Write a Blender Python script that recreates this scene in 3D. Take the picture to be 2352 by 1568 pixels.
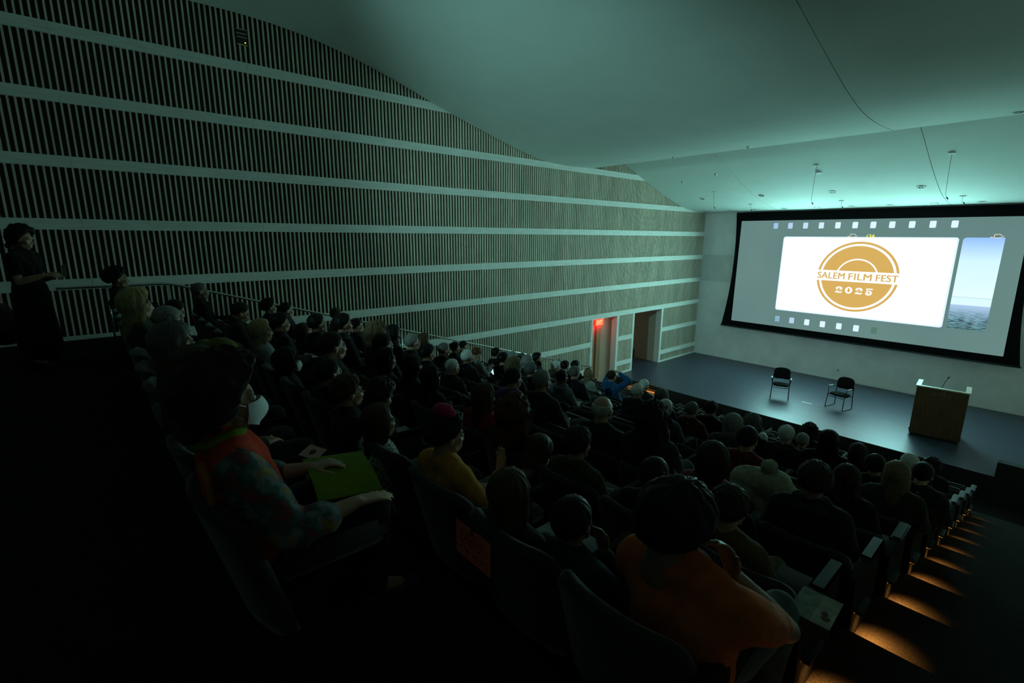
import bpy, bmesh, math, random
import numpy as np
from mathutils import Vector, Matrix, noise
R = math.radians
for o in list(bpy.data.objects): bpy.data.objects.remove(o)
SC = bpy.context.scene; COL = SC.collection

# ------------------------------------------------------------------ camera
cam = bpy.data.objects.new('camera', bpy.data.cameras.new('camera')); COL.objects.link(cam)
cam.data.sensor_width = 36.0; cam.data.lens = 1116.9/2352*36.0
cam.data.clip_start = 0.05; cam.data.clip_end = 100
def cam_axes(yaw, pitch, roll):
    cy, sy, cp, sp = math.cos(yaw), math.sin(yaw), math.cos(pitch), math.sin(pitch)
    F = Vector((-sy*cp, cy*cp, -sp)); r = Vector((cy, sy, 0)); U = r.cross(F)
    c, s = math.cos(roll), math.sin(roll)
    return c*r+s*U, c*U-s*r, F
_r, _u, _f = cam_axes(.853832, .213693, .0072647)
cam.matrix_world = Matrix((( _r.x, _u.x, -_f.x, 0), (_r.y, _u.y, -_f.y, 0), (_r.z, _u.z, -_f.z, 0), (0, 0, 0, 1)))
SC.camera = cam

# ------------------------------------------------------------------ world + view
w = bpy.data.worlds.new('world'); SC.world = w; w.use_nodes = True
w.node_tree.nodes['Background'].inputs[0].default_value = (.0, .0, .0, 1)
w.node_tree.nodes['Background'].inputs[1].default_value = 0.0
SC.view_settings.view_transform = 'Standard'; SC.view_settings.look = 'None'
SC.view_settings.exposure = 0.0; SC.view_settings.gamma = 1.0; SC.view_settings.use_curve_mapping = False
SCREEN_WHITE = (6.7, 17.6, 15.9)     # radiance of the white film frame on the screen: the room's main light
FILL_W = 1350.0; FILL_C = (.44, 1.0, .93)   # fill spot added on the back wall to brighten walls and ceiling
STEP_W = 3.6                      # amber aisle lights

# ------------------------------------------------------------------ layout (metres; camera at the origin)
XL, XR = -9.66, 0.9; YB, YF = -3.2, 18.25
ZTOP = -1.57                       # back platform
ZST = -4.57; YST = 12.97; ZPIT = -5.1
ROWS = list(range(-1, 11)); PITCH = .9; RISE = .274
rowY = lambda j: 1.12+PITCH*j      # top of the backrests; also the nosing of the step behind them
rowZ = lambda j: ZTOP if j < 0 else ZTOP-RISE*(j+1)
XS0 = -.53; SW = .53; NSEAT = 15   # seats run from XS0 to the left

# ------------------------------------------------------------------ materials
MC = {}
def mat(name, col, rough=.7, metal=0, spec=.5, noise_amt=.0, scale=20., emit=None, es=1., bump=0., bscale=60., stretch=None, col2=None):
    if name in MC: return MC[name]
    m = bpy.data.materials.new(name); m.use_nodes = True; nt = m.node_tree
    b = nt.nodes['Principled BSDF']; b.inputs['Roughness'].default_value = rough; b.inputs['Metallic'].default_value = metal
    b.inputs['Specular IOR Level'].default_value = spec
    b.inputs['Base Color'].default_value = (*col, 1)
    tc = nt.nodes.new('ShaderNodeTexCoord'); mp = nt.nodes.new('ShaderNodeMapping')
    nt.links.new(tc.outputs['Object'], mp.inputs[0])
    if stretch: mp.inputs['Scale'].default_value = stretch
    if noise_amt or col2:
        n = nt.nodes.new('ShaderNodeTexNoise'); n.inputs['Scale'].default_value = scale; n.inputs['Detail'].default_value = 5
        nt.links.new(mp.outputs[0], n.inputs['Vector'])
        r = nt.nodes.new('ShaderNodeValToRGB'); c2 = col2 or tuple(c*(1+noise_amt) for c in col)
        c1 = col if col2 else tuple(c*(1-noise_amt) for c in col)
        r.color_ramp.elements[0].position = .35; r.color_ramp.elements[1].position = .65
        r.color_ramp.elements[0].color = (*c1, 1); r.color_ramp.elements[1].color = (*c2, 1)
        nt.links.new(n.outputs['Fac'], r.inputs[0]); nt.links.new(r.outputs[0], b.inputs['Base Color'])
    if bump:
        n = nt.nodes.new('ShaderNodeTexNoise'); n.inputs['Scale'].default_value = bscale; n.inputs['Detail'].default_value = 4
        nt.links.new(mp.outputs[0], n.inputs['Vector'])
        bm = nt.nodes.new('ShaderNodeBump'); bm.inputs['Strength'].default_value = bump; bm.inputs['Distance'].default_value = .01
        nt.links.new(n.outputs['Fac'], bm.inputs['Height']); nt.links.new(bm.outputs[0], b.inputs['Normal'])
    if emit:
        b.inputs['Emission Color'].default_value = (*emit, 1); b.inputs['Emission Strength'].default_value = es
    MC[name] = m; return m
def emitmat(name, col, s=1.):
    if name in MC: return MC[name]
    m = bpy.data.materials.new(name); m.use_nodes = True; nt = m.node_tree; nt.nodes.clear()
    o = nt.nodes.new('ShaderNodeOutputMaterial'); e = nt.nodes.new('ShaderNodeEmission')
    e.inputs[0].default_value = (*col, 1); e.inputs[1].default_value = s; nt.links.new(e.outputs[0], o.inputs[0])
    MC[name] = m; return m
M_slat = mat('pale_wood_slats', (.76, .66, .54), .6, noise_amt=.12, scale=3, stretch=(1, 1, .15))
M_band = mat('pale_wood_band', (.86, .84, .80), .5, noise_amt=.06, scale=6, stretch=(8, .6, 8))
M_back = mat('dark_wall_backing', (.035, .032, .026), .9, noise_amt=.2)
M_ceil = mat('matt_ceiling_paint', (.74, .80, .77), .8, noise_amt=.02, scale=1.5, bump=.05, bscale=200)
M_front = mat('front_wall_paint', (.86, .78, .80), .85, noise_amt=.06, scale=2)
M_front2 = mat('front_wall_panel', (.70, .64, .65), .85, noise_amt=.06, scale=2)
M_stage = mat('dark_stage_laminate', (.028, .042, .068), .40, spec=1.0, noise_amt=.35, scale=4, stretch=(.35, 6, 1), bump=.06, bscale=8)
M_stage.node_tree.nodes['Principled BSDF'].inputs['Specular Tint'].default_value = (1.0, .76, .95, 1)
M_black = mat('black_paint', (.012, .012, .012), .7)
M_carpet = mat('dark_carpet', (.014, .012, .010), .95, spec=.1, noise_amt=.35, scale=90, bump=.3, bscale=300)
M_seat = mat('charcoal_seat_fabric', (.022, .020, .019), .8, spec=.25, noise_amt=.25, scale=150, bump=.2, bscale=400)
M_seat.node_tree.nodes['Principled BSDF'].inputs['Sheen Weight'].default_value = .35
M_seat.node_tree.nodes['Principled BSDF'].inputs['Sheen Roughness'].default_value = .35
M_arm = mat('dark_armrest_wood', (.008, .006, .005), .7, spec=.08)
M_armend = mat('pale_aisle_armrest', (.022, .024, .026), .4, spec=.3)
M_steel = mat('brushed_steel', (.62, .62, .60), .28, metal=1)
M_darkmetal = mat('black_metal', (.02, .02, .02), .4, metal=.6)
M_white = mat('white_trim', (.75, .75, .75), .5)
M_wood = mat('lectern_wood', (.13, .060, .022), .5, noise_amt=.25, scale=5, stretch=(6, 6, .5))
M_palewood = mat('lectern_rim_wood', (.62, .52, .44), .4, noise_amt=.1, scale=6)
M_boxwood = mat('oak_step_wood', (.42, .24, .10), .5, noise_amt=.15, scale=5, stretch=(.5, 5, 5))
M_door = mat('door_wood', (.44, .27, .20), .55, noise_amt=.08, scale=4, stretch=(4, 4, .4))
M_plastic = mat('black_plastic', (.015, .015, .016), .4)
M_matte = mat('matte_black', (.010, .010, .010), .85, spec=.12)

# ------------------------------------------------------------------ mesh helpers
class MB:
    def __init__(s): s.bm = bmesh.new()
    def box(s, x0, x1, y0, y1, z0, z1):
        v = [s.bm.verts.new(p) for p in ((x0,y0,z0),(x1,y0,z0),(x1,y1,z0),(x0,y1,z0),(x0,y0,z1),(x1,y0,z1),(x1,y1,z1),(x0,y1,z1))]
        for f in ((0,3,2,1),(4,5,6,7),(0,1,5,4),(1,2,6,5),(2,3,7,6),(3,0,4,7)): s.bm.faces.new([v[i] for i in f])
        return s
    def hull(s, pts, faces):
        v = [s.bm.verts.new(p) for p in pts]
        for f in faces: s.bm.faces.new([v[i] for i in f])
        return s
    def prism(s, poly, axis, a, b):
        def P(q, t):
            return {'x': (t, q[0], q[1]), 'y': (q[0], t, q[1]), 'z': (q[0], q[1], t)}[axis]
        A = [s.bm.verts.new(P(q, a)) for q in poly]; B = [s.bm.verts.new(P(q, b)) for q in poly]
        n = len(poly)
        s.bm.faces.new(A); s.bm.faces.new(B[::-1])
        for i in range(n): s.bm.faces.new([A[i], B[i], B[(i+1) % n], A[(i+1) % n]])
        return s
    def tube(s, pts, r, seg=10, rs=None, cap=True):
        pts = [Vector(p) for p in pts]; rings = []; n = len(pts)
        ref = None
        for i, p in enumerate(pts):
            d = (pts[min(i+1, n-1)]-pts[max(i-1, 0)]).normalized()
            if ref is None: ref = Vector((0, 0, 1)) if abs(d.z) < .9 else Vector((1, 0, 0))
            a = d.cross(ref).normalized(); b = d.cross(a).normalized(); ref = a.cross(d) if a.length else ref
            rr = rs[i] if rs else r
            rings.append([s.bm.verts.new(p+rr*(math.cos(t)*a+math.sin(t)*b)) for t in [2*math.pi*k/seg for k in range(seg)]])
        for i in range(n-1):
            for k in range(seg): s.bm.faces.new([rings[i][k], rings[i][(k+1) % seg], rings[i+1][(k+1) % seg], rings[i+1][k]])
        if cap: s.bm.faces.new(rings[0][::-1]); s.bm.faces.new(rings[-1])
        return s
    def ell(s, c, r, seg=20, rot=None):
        m = Matrix.Translation(c) @ (rot or Matrix.Identity(4)) @ Matrix.Diagonal((*((r, r, r) if not hasattr(r, '__len__') else r), 1))
        bmesh.ops.create_uvsphere(s.bm, u_segments=seg, v_segments=max(6, seg*2//3), radius=1, matrix=m); return s
    def cap(s, a, b, ra, rb=None, seg=16):
        rb = ra if rb is None else rb; a, b = Vector(a), Vector(b); d = b-a; L = d.length
        if L < 1e-5: return s.ell(a, ra, seg)
        q = Vector((0, 0, 1)).rotation_difference(d.normalized()).to_matrix().to_4x4()
        k = 5; prof = [(-ra*math.cos(t), ra*math.sin(t)) for t in np.linspace(.18, math.pi/2, k)]
        prof += [(L+rb*math.sin(t), rb*math.cos(t)) for t in np.linspace(0, math.pi/2-.18, k)]
        rings = []
        for z, r in prof:
            rings.append([s.bm.verts.new(a+(q @ Vector((r*math.cos(t), r*math.sin(t), z)))) for t in [2*math.pi*i/seg for i in range(seg)]])
        for i in range(len(rings)-1):
            for j in range(seg): s.bm.faces.new([rings[i][j], rings[i][(j+1) % seg], rings[i+1][(j+1) % seg], rings[i+1][j]])
        s.bm.faces.new(rings[0][::-1]); s.bm.faces.new(rings[-1]); return s
    def disc(s, c, r, n=(0, 0, 1), seg=24, thick=.004):
        c = Vector(c); n = Vector(n).normalized(); s.tube([c-n*thick/2, c+n*thick/2], r, seg); return s
    def mesh(s, name, bevel=0, smooth=False):
        if bevel:
            bmesh.ops.bevel(s.bm, geom=[e for e in s.bm.edges if e.calc_length() > bevel*2.2], offset=bevel, segments=2, affect='EDGES', clamp_overlap=True)
        bmesh.ops.recalc_face_normals(s.bm, faces=s.bm.faces)
        me = bpy.data.meshes.new(name); s.bm.to_mesh(me); s.bm.free()
        if smooth:
            me.polygons.foreach_set('use_smooth', [True]*len(me.polygons))
        return me
    def build(s, name, m, parent=None, bevel=0, smooth=False, **kw):
        return obj(name, s.mesh(name, bevel, smooth), m, parent, **kw)
def obj(name, me, m=None, parent=None, loc=None, rot=None, perobj=False):
    o = bpy.data.objects.new(name, me); COL.objects.link(o)
    if m is not None:
        if not me.materials: me.materials.append(m)
        if perobj or me.materials[0] != m:
            o.material_slots[0].link = 'OBJECT'; o.material_slots[0].material = m
    if parent: o.parent = parent
    if loc is not None: o.location = loc
    if rot is not None: o.rotation_euler = rot
    return o
def tag(o, label=None, cat=None, group=None, kind=None):
    if label: o['label'] = label
    if cat: o['category'] = cat
    if group: o['group'] = group
    if kind: o['kind'] = kind
    return o
def struct(name, mb, m, parent=None, label=None, **kw):
    o = mb.build(name, m, parent, **kw)
    if not parent: o['kind'] = 'structure'
    if label: o['label'] = label
    return o
def thing(name, label, cat, loc=(0, 0, 0), rz=0, group=None, scale=1):
    o = bpy.data.objects.new(name, None); COL.objects.link(o); o.location = loc; o.rotation_euler = (0, 0, rz); o.scale = (scale,)*3
    o.empty_display_size = .1
    return tag(o, label, cat, group)

# ================================================================== SETTING
# floor: back platform, stepped rows, half steps in both aisles, pit
fb = MB(); ZB = -5.6; XSL = XS0-SW*NSEAT-.02
fb.box(XL, XR, YB, rowY(0), ZB, ZTOP)
for j in range(0, 11):
    y0, y1 = rowY(j), rowY(j+1); z = rowZ(j)
    fb.box(XSL, XS0+.02, y0, y1, ZB, z)
    for xa, xb in ((XL, XSL), (XS0+.02, XR)):
        fb.box(xa, xb, y0, y0+PITCH/2, ZB, z+RISE/2); fb.box(xa, xb, y0+PITCH/2, y1, ZB, z)
fb.box(XL, XR, rowY(11), rowY(11)+.3, ZB, (rowZ(10)+ZPIT)/2)
fb.box(XL-.3, XR, rowY(11)+.3, YST, ZB, ZPIT)
struct('floor', fb, M_carpet, label='dark carpeted floor stepping down to the pit')
struct('floor_stage', MB().box(XL-3.6, XR+.4, YST+.02, YF+.1, ZB, ZST), M_stage, label='dark glossy stage floor')
struct('trim_10', MB().box(XL, XR+.4, YST, YST+.02, ZB, ZST-.002), M_black, label='black stage front')
tag(MB().box(-4.52, -4.27, 14.93, 14.98, ZST, ZST+.0015).build('tape_mark', M_white), 'short strip of pale tape on the stage floor between chairs', 'tape mark').rotation_euler = (0, 0, 0)

# left wall: backing with proud vertical slats, horizontal bands, openings for the exit recess and the hall
BZ = [.3703*9.66-.864*0 for _ in (0,)]
bandz = [2.713, 1.848, .984, .119, -.745, -1.609, -2.474, -3.338, -4.203]
D1 = (11.78, 13.01); D2 = (13.98, 15.64); ZD = -2.55
wb = MB()
for y0, y1, z0 in ((YB, D1[0]-.03, ZB), (D1[0]-.03, D1[1]+.03, ZD), (D1[1]+.03, D2[0]-.03, ZB), (D2[0]-.03, D2[1]+.03, ZD), (D2[1]+.03, YF, ZB)):
    wb.box(XL-.2, XL-.04, y0, y1, z0, 4.0)
struct('wall_left', wb, M_back, label='dark backing wall behind pale slats')
sb = MB(); P = .0763
slat0 = .0528-.012
n0 = int((YB-slat0)/P)
def open_top(y): return D1[0]-.08 < y < D1[1]+.1 or D2[0]-.1 < y < D2[1]+.1
k = n0
while slat0+k*P < YF-.02:
    y = slat0+k*P; k += 1
    z0 = ZD if open_top(y) else ZB
    if y < 1.12: z0 = ZTOP
    sb.box(XL-.045, XL, y, y+.0245, z0, 3.9)
tag(sb.build('wall_left_slats', M_slat, None), kind='structure')
for i, z in enumerate(bandz):
    tb = MB()
    spans = [(YB, YF)] if i < 7 else [(YB, D1[0]-.08), (D1[1]+.11, D2[0]-.09), (D2[1]+.1, YF)]
    if i >= 6: spans = [(max(a, 1.0), b) for a, b in spans]
    for a, b in spans:
        y = a; nxt = .0528+2.441*math.ceil((a-.0528+1e-3)/2.441)
        while y < b-1e-3:
            e = min(nxt, b); nxt += 2.441
            tb.box(XL-.04, XL+.008, y+.003, e-.003, z-.012, z+.077)
            tb.box(XL-.04, XL+.008, y+.003, e-.003, z-.077, z-.018)
            tb.box(XL-.04, XL+.003, y+.003, e-.003, z-.02, z-.01)
            y = e
    struct('trim_%d' % (i+1), tb, M_band)
pb = MB()
for y0, y1 in ((D1[0]-.08, D1[0]), (D1[1], D1[1]+.11), (D2[0]-.09, D2[0]), (D2[1], D2[1]+.1)):
    pb.box(XL-.21, XL+.01, y0, y1, ZST if y0 > 12.9 else ZB, ZD)
struct('trim_11', pb, M_band)
bb = MB().box(XL-.02, XL+.012, YB, 1.12, ZTOP, ZTOP+.06)
for a, b in ((D1[1]+.11, D2[0]-.09), (D2[1]+.1, YF)): bb.box(XL-.02, XL+.012, a, b, ZST, ZST+.05)
struct('baseboard_left', bb, M_band)
# exit recess with its door
rb = MB().box(XL-.75, XL-.7, D1[0]-.2, D1[1]+.2, ZB, ZD+.2).box(XL-.7, XL-.16, D1[0]-.12, D1[0]-.02, ZB, ZD+.2).box(XL-.7, XL-.16, D1[1]+.02, D1[1]+.12, ZB, ZD+.2).box(XL-.7, XL-.05, D1[0]-.1, D1[1]+.1, ZD+.02, ZD+.2)
struct('trim_12', rb, M_door)
d = thing('door_1', 'tall reddish wooden exit door with a black handle plate', 'door', (XL-.205, D1[0], ZPIT)); d['kind'] = 'structure'; del d['category']
MB().box(-.04, 0, .36, 1.225, .0, 2.56).build('door_leaf', M_door, d)
MB().box(-.04, 0, .01, .345, .0, 2.56).build('door_side_panel', M_door, d)
MB().box(0, .012, .21, .27, 1.42, 1.56).build('handle_plate', M_plastic, d, bevel=.003)
ex = thing('exit_sign', 'small red lit EXIT sign hanging above the exit door', 'sign', (XL-.05, 12.17, -2.655))
sp_ = MB().box(-.012, .0, -.19, .19, -.125, .085).build('sign_panel', emitmat('exit_red', (1.0, .006, .004), 26), ex)
MB().box(-.02, .006, -.2, .2, .086, .115).build('housing', M_darkmetal, ex)
def text_mesh(txt, size, offset=0., spacing=1., shear=0., extrude=0.0):
    c = bpy.data.curves.new('t', 'FONT'); c.body = txt; c.size = size; c.offset = offset; c.space_character = spacing
    c.align_x = 'CENTER'; c.align_y = 'CENTER'; c.shear = shear; c.resolution_u = 6; c.extrude = extrude
    o = bpy.data.objects.new('t', c); COL.objects.link(o)
    bpy.context.view_layer.update()
    me = bpy.data.meshes.new_from_object(o.evaluated_get(bpy.context.evaluated_depsgraph_get()))
    bpy.data.objects.remove(o); me.materials.clear(); return me
def fit(me, wdt, hgt):
    co = np.empty(len(me.vertices)*3); me.vertices.foreach_get('co', co); co = co.reshape(-1, 3)
    lo, hi = co.min(0), co.max(0); c = (lo+hi)/2; s = (hi-lo)
    co[:, 0] = (co[:, 0]-c[0])*wdt/s[0]; co[:, 1] = (co[:, 1]-c[1])*hgt/s[1]
    me.vertices.foreach_set('co', co.ravel()); me.update(); return me
tm = fit(text_mesh('EXIT', .16, .004), .29, .145)
o = obj('exit_letters', tm, emitmat('exit_orange', (1.0, .34, .10), 2.6), sp_, (.002, 0, -.02), (R(90), 0, R(90)))
# side hall
hb = MB().box(XL-3.5, XL-.16, D2[1]+.02, D2[1]+.2, ZST, ZD+.3)
struct('wall_hall', hb, mat('hall_paint', (.42, .40, .32), .8, noise_amt=.06, scale=3))
hb = MB().box(XL-3.6, XL-3.4, D2[0]-1.6, D2[1]+.2, ZST, ZD+.3).box(XL-3.5, XL-.16, D2[0]-1.8, D2[0]-1.6, ZST, ZD+.3)
struct('wall_hall_end', hb, mat('hall_wood', (.30, .16, .07), .6, noise_amt=.2, scale=3, stretch=(3, 3, .3)))
hb = MB().box(XL-3.6, XL-.2, D2[0]-1.8, D2[1]+.2, ZD+.3, ZD+.42)
struct('ceiling_hall', hb, M_ceil)
struct('trim_13', MB().box(-11.42, -11.28, 15.44, 15.62, ZST, ZD+.3), M_back)
hl = thing('hall_ceiling_lamp', 'dim warm ceiling lamp in the side hall beside the stage', 'ceiling lamp', (-11.9, 14.2, ZD+.29))
MB().disc((0, 0, -.01), .11, thick=.02).build('lamp_shade', emitmat('warm_lamp', (1., .66, .38), 34), hl)
# black coat-like stack standing in the hall mouth: a folded music stand
ms = thing('music_stand', 'black folded stand leaning just inside the side hall', 'stand', (-9.83, 14.16, ZST))
MB().tube([(0, 0, .02), (0, 0, .66)], .012).build('pole', M_darkmetal, ms)
MB().tube([(0, 0, .2), (.02, .16, .0)], .009).tube([(0, 0, .2), (-.13, -.09, .0)], .009).tube([(0, 0, .2), (.12, -.09, .0)], .009).build('tripod_base', M_darkmetal, ms)
MB().box(-.14, .14, -.015, .01, .42, .72).build('desk', M_darkmetal, ms, bevel=.004)

# front wall, right wall, back wall, roof slab
ff = MB().box(XL-.2, XR+.3, YF, YF+.2, ZST, -1.67).box(XL-.2, XR+.3, YF, YF+.2, -.64, 4.2).box(XL-.2, XR+.3, YF+.012, YF+.2, -1.67, -.64)
struct('wall_front', ff, M_front, label='plain grey front wall behind the screen')
struct('wall_front_panel', MB().box(XL-.2, XR+.3, YF+.004, YF+.05, -1.655, -.655), M_front2)
struct('baseboard_front', MB().box(XL, XR, YF-.012, YF, ZST, ZST+.07), M_front)
wr = MB().box(XR, XR+.2, YB, YF, ZB, 4.0)
for z in bandz: wr.box(XR-.02, XR, YB, YF, z-.077, z+.077)
struct('wall_right', wr, mat('right_wall', (.66, .58, .46), .8, noise_amt=.1, scale=2))
struct('wall_back', MB().box(XL-.2, XR+.2, YB-.2, YB, ZTOP, 4.2), mat('back_wall_paint', (.14, .13, .12), .8, noise_amt=.05, scale=2))
struct('ceiling_slab', MB().box(XL-.3, XR+.3, YB-.2, YF+.2, 4.0, 4.2), M_back)
# added fill light shaped as a projector, out of view; brightens walls and ceiling
pj = thing('added_fill_projector', 'added black projector as fill light, unseen on the back wall behind the audience', 'added fill light', (-4.5, YB+.35, 1.35))
MB().box(-.28, .28, -.34, .22, -.14, .14).build('housing', M_black, pj, bevel=.02)
MB().tube([(0, .22, 0), (0, .30, 0)], .07, 20).build('lens', M_plastic, pj)
L = bpy.data.lights.new('added_fill_lamp', 'SPOT'); L.energy = FILL_W; L.color = FILL_C; L.spot_size = R(56); L.spot_blend = 1.0; L.shadow_soft_size = .04
o = bpy.data.objects.new('added_fill_lamp', L); COL.objects.link(o); o.parent = pj; o.location = (0, .32, 0); o.rotation_euler = (R(90-2.5), 0, R(12))
# curved ceiling clouds, extruded along X, with a thin joint
def smooth_prof(P, n=90):
    ys = np.array([p[0] for p in P]); zs = np.array([p[1] for p in P]); out = []
    t = np.linspace(ys[0], ys[-1], n)
    m = np.gradient(zs, ys)
    for y in t:
        i = min(max(np.searchsorted(ys, y)-1, 0), len(ys)-2); h = ys[i+1]-ys[i]; s = (y-ys[i])/h
        z = (2*s**3-3*s**2+1)*zs[i]+(s**3-2*s**2+s)*h*m[i]+(-2*s**3+3*s**2)*zs[i+1]+(s**3-s**2)*h*m[i+1]
        out.append((float(y), float(z)))
    return out
C1 = smooth_prof([(-3.2, 2.9), (-2, 3.08), (-1, 3.22), (0, 3.36), (.9, 3.46), (1.68, 3.5), (2.77, 3.5), (3.52, 3.43), (4.28, 3.29), (5.2, 3.05), (6.18, 2.75), (7.74, 2.32), (8.6, 2.1), (9.39, 1.95), (10.34, 1.89), (11.4, 1.92)])
C2 = smooth_prof([(11.0, 2.86), (12, 2.52), (12.98, 2.17), (13.82, 1.87), (14.58, 1.60), (15.4, 1.335), (16.28, 1.10), (17.0, .98), (17.6, .93), (18.25, .90)])
def cloud(name, prof, th, joints):
    mb = MB(); xs = [XL+.012]+joints+[XR]
    for a, b in zip(xs[:-1], xs[1:]):
        poly = list(prof)+[(y, z+th) for y, z in prof[::-1]]
        n = len(prof); g = .006
        A = [mb.bm.verts.new((a+g, y, z)) for y, z in poly]; B = [mb.bm.verts.new((b-g, y, z)) for y, z in poly]
        N = len(poly)
        for i in range(N): mb.bm.faces.new([A[i], B[i], B[(i+1) % N], A[(i+1) % N]])
        for S in (A, B):
            for i in range(n-1): mb.bm.faces.new([S[i], S[i+1], S[N-2-i], S[N-1-i]])
    me = mb.mesh(name); o = obj(name, me, M_ceil); o['kind'] = 'structure'
    for p in me.polygons: p.use_smooth = abs(p.normal.x) < .5 and p.area > .02
    me.set_sharp_from_angle(angle=R(40)) if hasattr(me, 'set_sharp_from_angle') else None
    return o
cloud('ceiling_back_wave', C1, .1, [-2.6]); cloud('ceiling_front_wave', C2, .1, [-6.8, -2.5])
def zprof(P, y): return float(np.interp(y, [p[0] for p in P], [p[1] for p in P]))
def nprof(P, y):
    s = (zprof(P, y+.05)-zprof(P, y-.05))/.1; return Vector((0, s, -1)).normalized()

# ceiling fittings
ring_me = None
def downlight(x, y, r=.075, label='', P=C2):
    t = thing('recessed_downlight', label, 'ceiling light', (x, y, zprof(P, y)), 0, 'recessed downlights in the ceiling')
    n = nprof(P, y); q = Vector((0, 0, -1)).rotation_difference(n)
    t.rotation_mode = 'QUATERNION'; t.rotation_quaternion = q
    mb = MB(); pts = [(r*math.cos(a), r*math.sin(a), -.004) for a in np.linspace(0, 2*math.pi, 29)]
    mb.tube(pts, .011, 8, cap=False).build('trim_ring', M_steel if y > 17 else M_white, t, smooth=True)
    MB().disc((0, 0, -.0015), r-.006, thick=.003).build('recess', M_plastic, t)
    MB().cap((-.028, 0, -.008), (.028, .012, -.008), .011, .011, 8).cap((.0, -.03, -.008), (.0, .02, -.008), .008, .008, 8).build('reflector', M_steel, t, smooth=True)
ordn = ['first', 'second', 'third', 'fourth', 'fifth', 'sixth', 'seventh', 'eighth', 'ninth', 'tenth', 'eleventh', 'twelfth', 'thirteenth', 'fourteenth', 'fifteenth']
for i, x in enumerate((-8.49, -6.6, -4.72, -2.82)): downlight(x, 15.7, .085, 'round ceiling downlight, %s from left in the row further from the screen' % ordn[i])
for i, x in enumerate((-9.26, -8.35, -7.49, -6.56, -5.6, -4.69, -3.76, -2.79, -1.86)): downlight(x, 17.42, .08, 'round ceiling downlight, %s from left in the row just above the screen' % ordn[i])
downlight(-.97, 11.12, .07, 'lone white downlight near the right edge of the nearer ceiling wave', C1)
def small_disc(name, x, y, r, P, label, cat, m=M_white):
    t = thing(name, label, cat, (x, y, zprof(P, y))); n = nprof(P, y); t.rotation_mode = 'QUATERNION'; t.rotation_quaternion = Vector((0, 0, -1)).rotation_difference(n)
    MB().tube([(0, 0, 0), (0, 0, -.02), (0, 0, -.035)], r, 20, rs=[r, r, r*.7]).build('housing', m, t, smooth=False)
    MB().disc((0, 0, -.038), r*.35, thick=.006).build('sensor', M_plastic, t)
small_disc('smoke_detector', -4.71, 14.44, .075, C2, 'white smoke detector on the ceiling above the screen middle', 'smoke detector')
small_disc('sprinkler', -8.47, 14.35, .035, C2, 'small sprinkler at the left end of the front ceiling wave', 'sprinkler', M_steel)
small_disc('sprinkler', -7.26, 14.06, .035, C2, 'small sprinkler near the left hanging microphone', 'sprinkler', M_steel)
small_disc('sprinkler', -5.01, 11.0, .04, C1, 'small sprinkler near the lip of the nearer ceiling wave', 'sprinkler', M_steel)
small_disc('sprinkler', -6.9, 11.2, .03, C1, 'small sprinkler on the nearer ceiling wave close to the slatted wall', 'sprinkler', M_steel)
for i, (x, y, zb, dx, lab) in enumerate(((-4.67, 14.1, .87, -.02, 'longest microphone hanging from the ceiling above the screen middle'), (-2.12, 14.1, .87, .02, 'long microphone hanging beside the ceiling joint at right'),
        (-2.13, 16.59, .89, 0, 'short hanging microphone close above the right of the screen'), (-4.71, 16.55, .885, 0, 'short hanging microphone close above the screen middle'),
        (-7.86, 15.23, .93, .02, 'microphone hanging at the far left of the front ceiling'), (-7.23, 16.49, .88, 0, 'short hanging microphone close above the left of the screen'))):
    z = zprof(C2, y); t = thing('hanging_microphone', lab, 'microphone', (x, y, z), 0, 'microphones hanging from the ceiling')
    MB().box(-.06, .06, -.045, .045, -.012, .01).build('ceiling_plate', M_white, t)
    L = z-zb
    MB().tube([(0, 0, 0), (dx*.5, 0, -L*.55), (dx, 0, -L*.92), (dx+.03, 0, -L)], .0035, 6).build('cable', M_plastic, t)
    MB().cap((dx+.03, 0, -L), (dx+.05, 0, -L-.03), .012, .014, 10).build('capsule', M_plastic, t, smooth=True)

# wall device near the ceiling on the left wall
t = thing('wall_device', 'small black vent box with a yellow-green light high on slats', 'device', (XL, 2.455, 3.175))
MB().box(-.03, .012, -.075, .075, -.12, .12).build('box', M_plastic, t)
for z in (-.12, -.01, .045, .11): MB().box(-.01, .016, -.078, .078, z-.005, z+.005).build('cross_bar', M_slat, t)
MB().ell((.016, .045, -.085), .009, 10).build('indicator_light', emitmat('yellow_green_led', (.75, .9, .02), 2.5), t)

# ================================================================== PROJECTION SCREEN
scr = thing('projection_screen', 'large wide projection screen with black border showing a festival title', 'projection screen', (0, 18.05, 0))
def poly2(mb, pts, y, th=.002):
    A = [mb.bm.verts.new((x, y-th, z)) for x, z in pts]; B = [mb.bm.verts.new((x, y, z)) for x, z in pts]
    n = len(pts); mb.bm.faces.new(A)
    mb.bm.faces.new(B[::-1])
    for i in range(n): mb.bm.faces.new([A[i], B[i], B[(i+1) % n], A[(i+1) % n]])
    return mb
def edge_curve(x0, xm, x1, z0, z1, n=16):
    out = []
    for i in range(n+1):
        s = i/n; b = 4*s*(1-s); lin = x0+(x1-x0)*s; mid = (x0+x1)/2
        out.append((lin+(xm-mid)*b, z0+(z1-z0)*s))
    return out
Lc = edge_curve(-8.39, -8.33, -8.56, .88, -3.26); Rc = edge_curve(-.70, -.76, -.54, .88, -3.26)
bo = MB()
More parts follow.
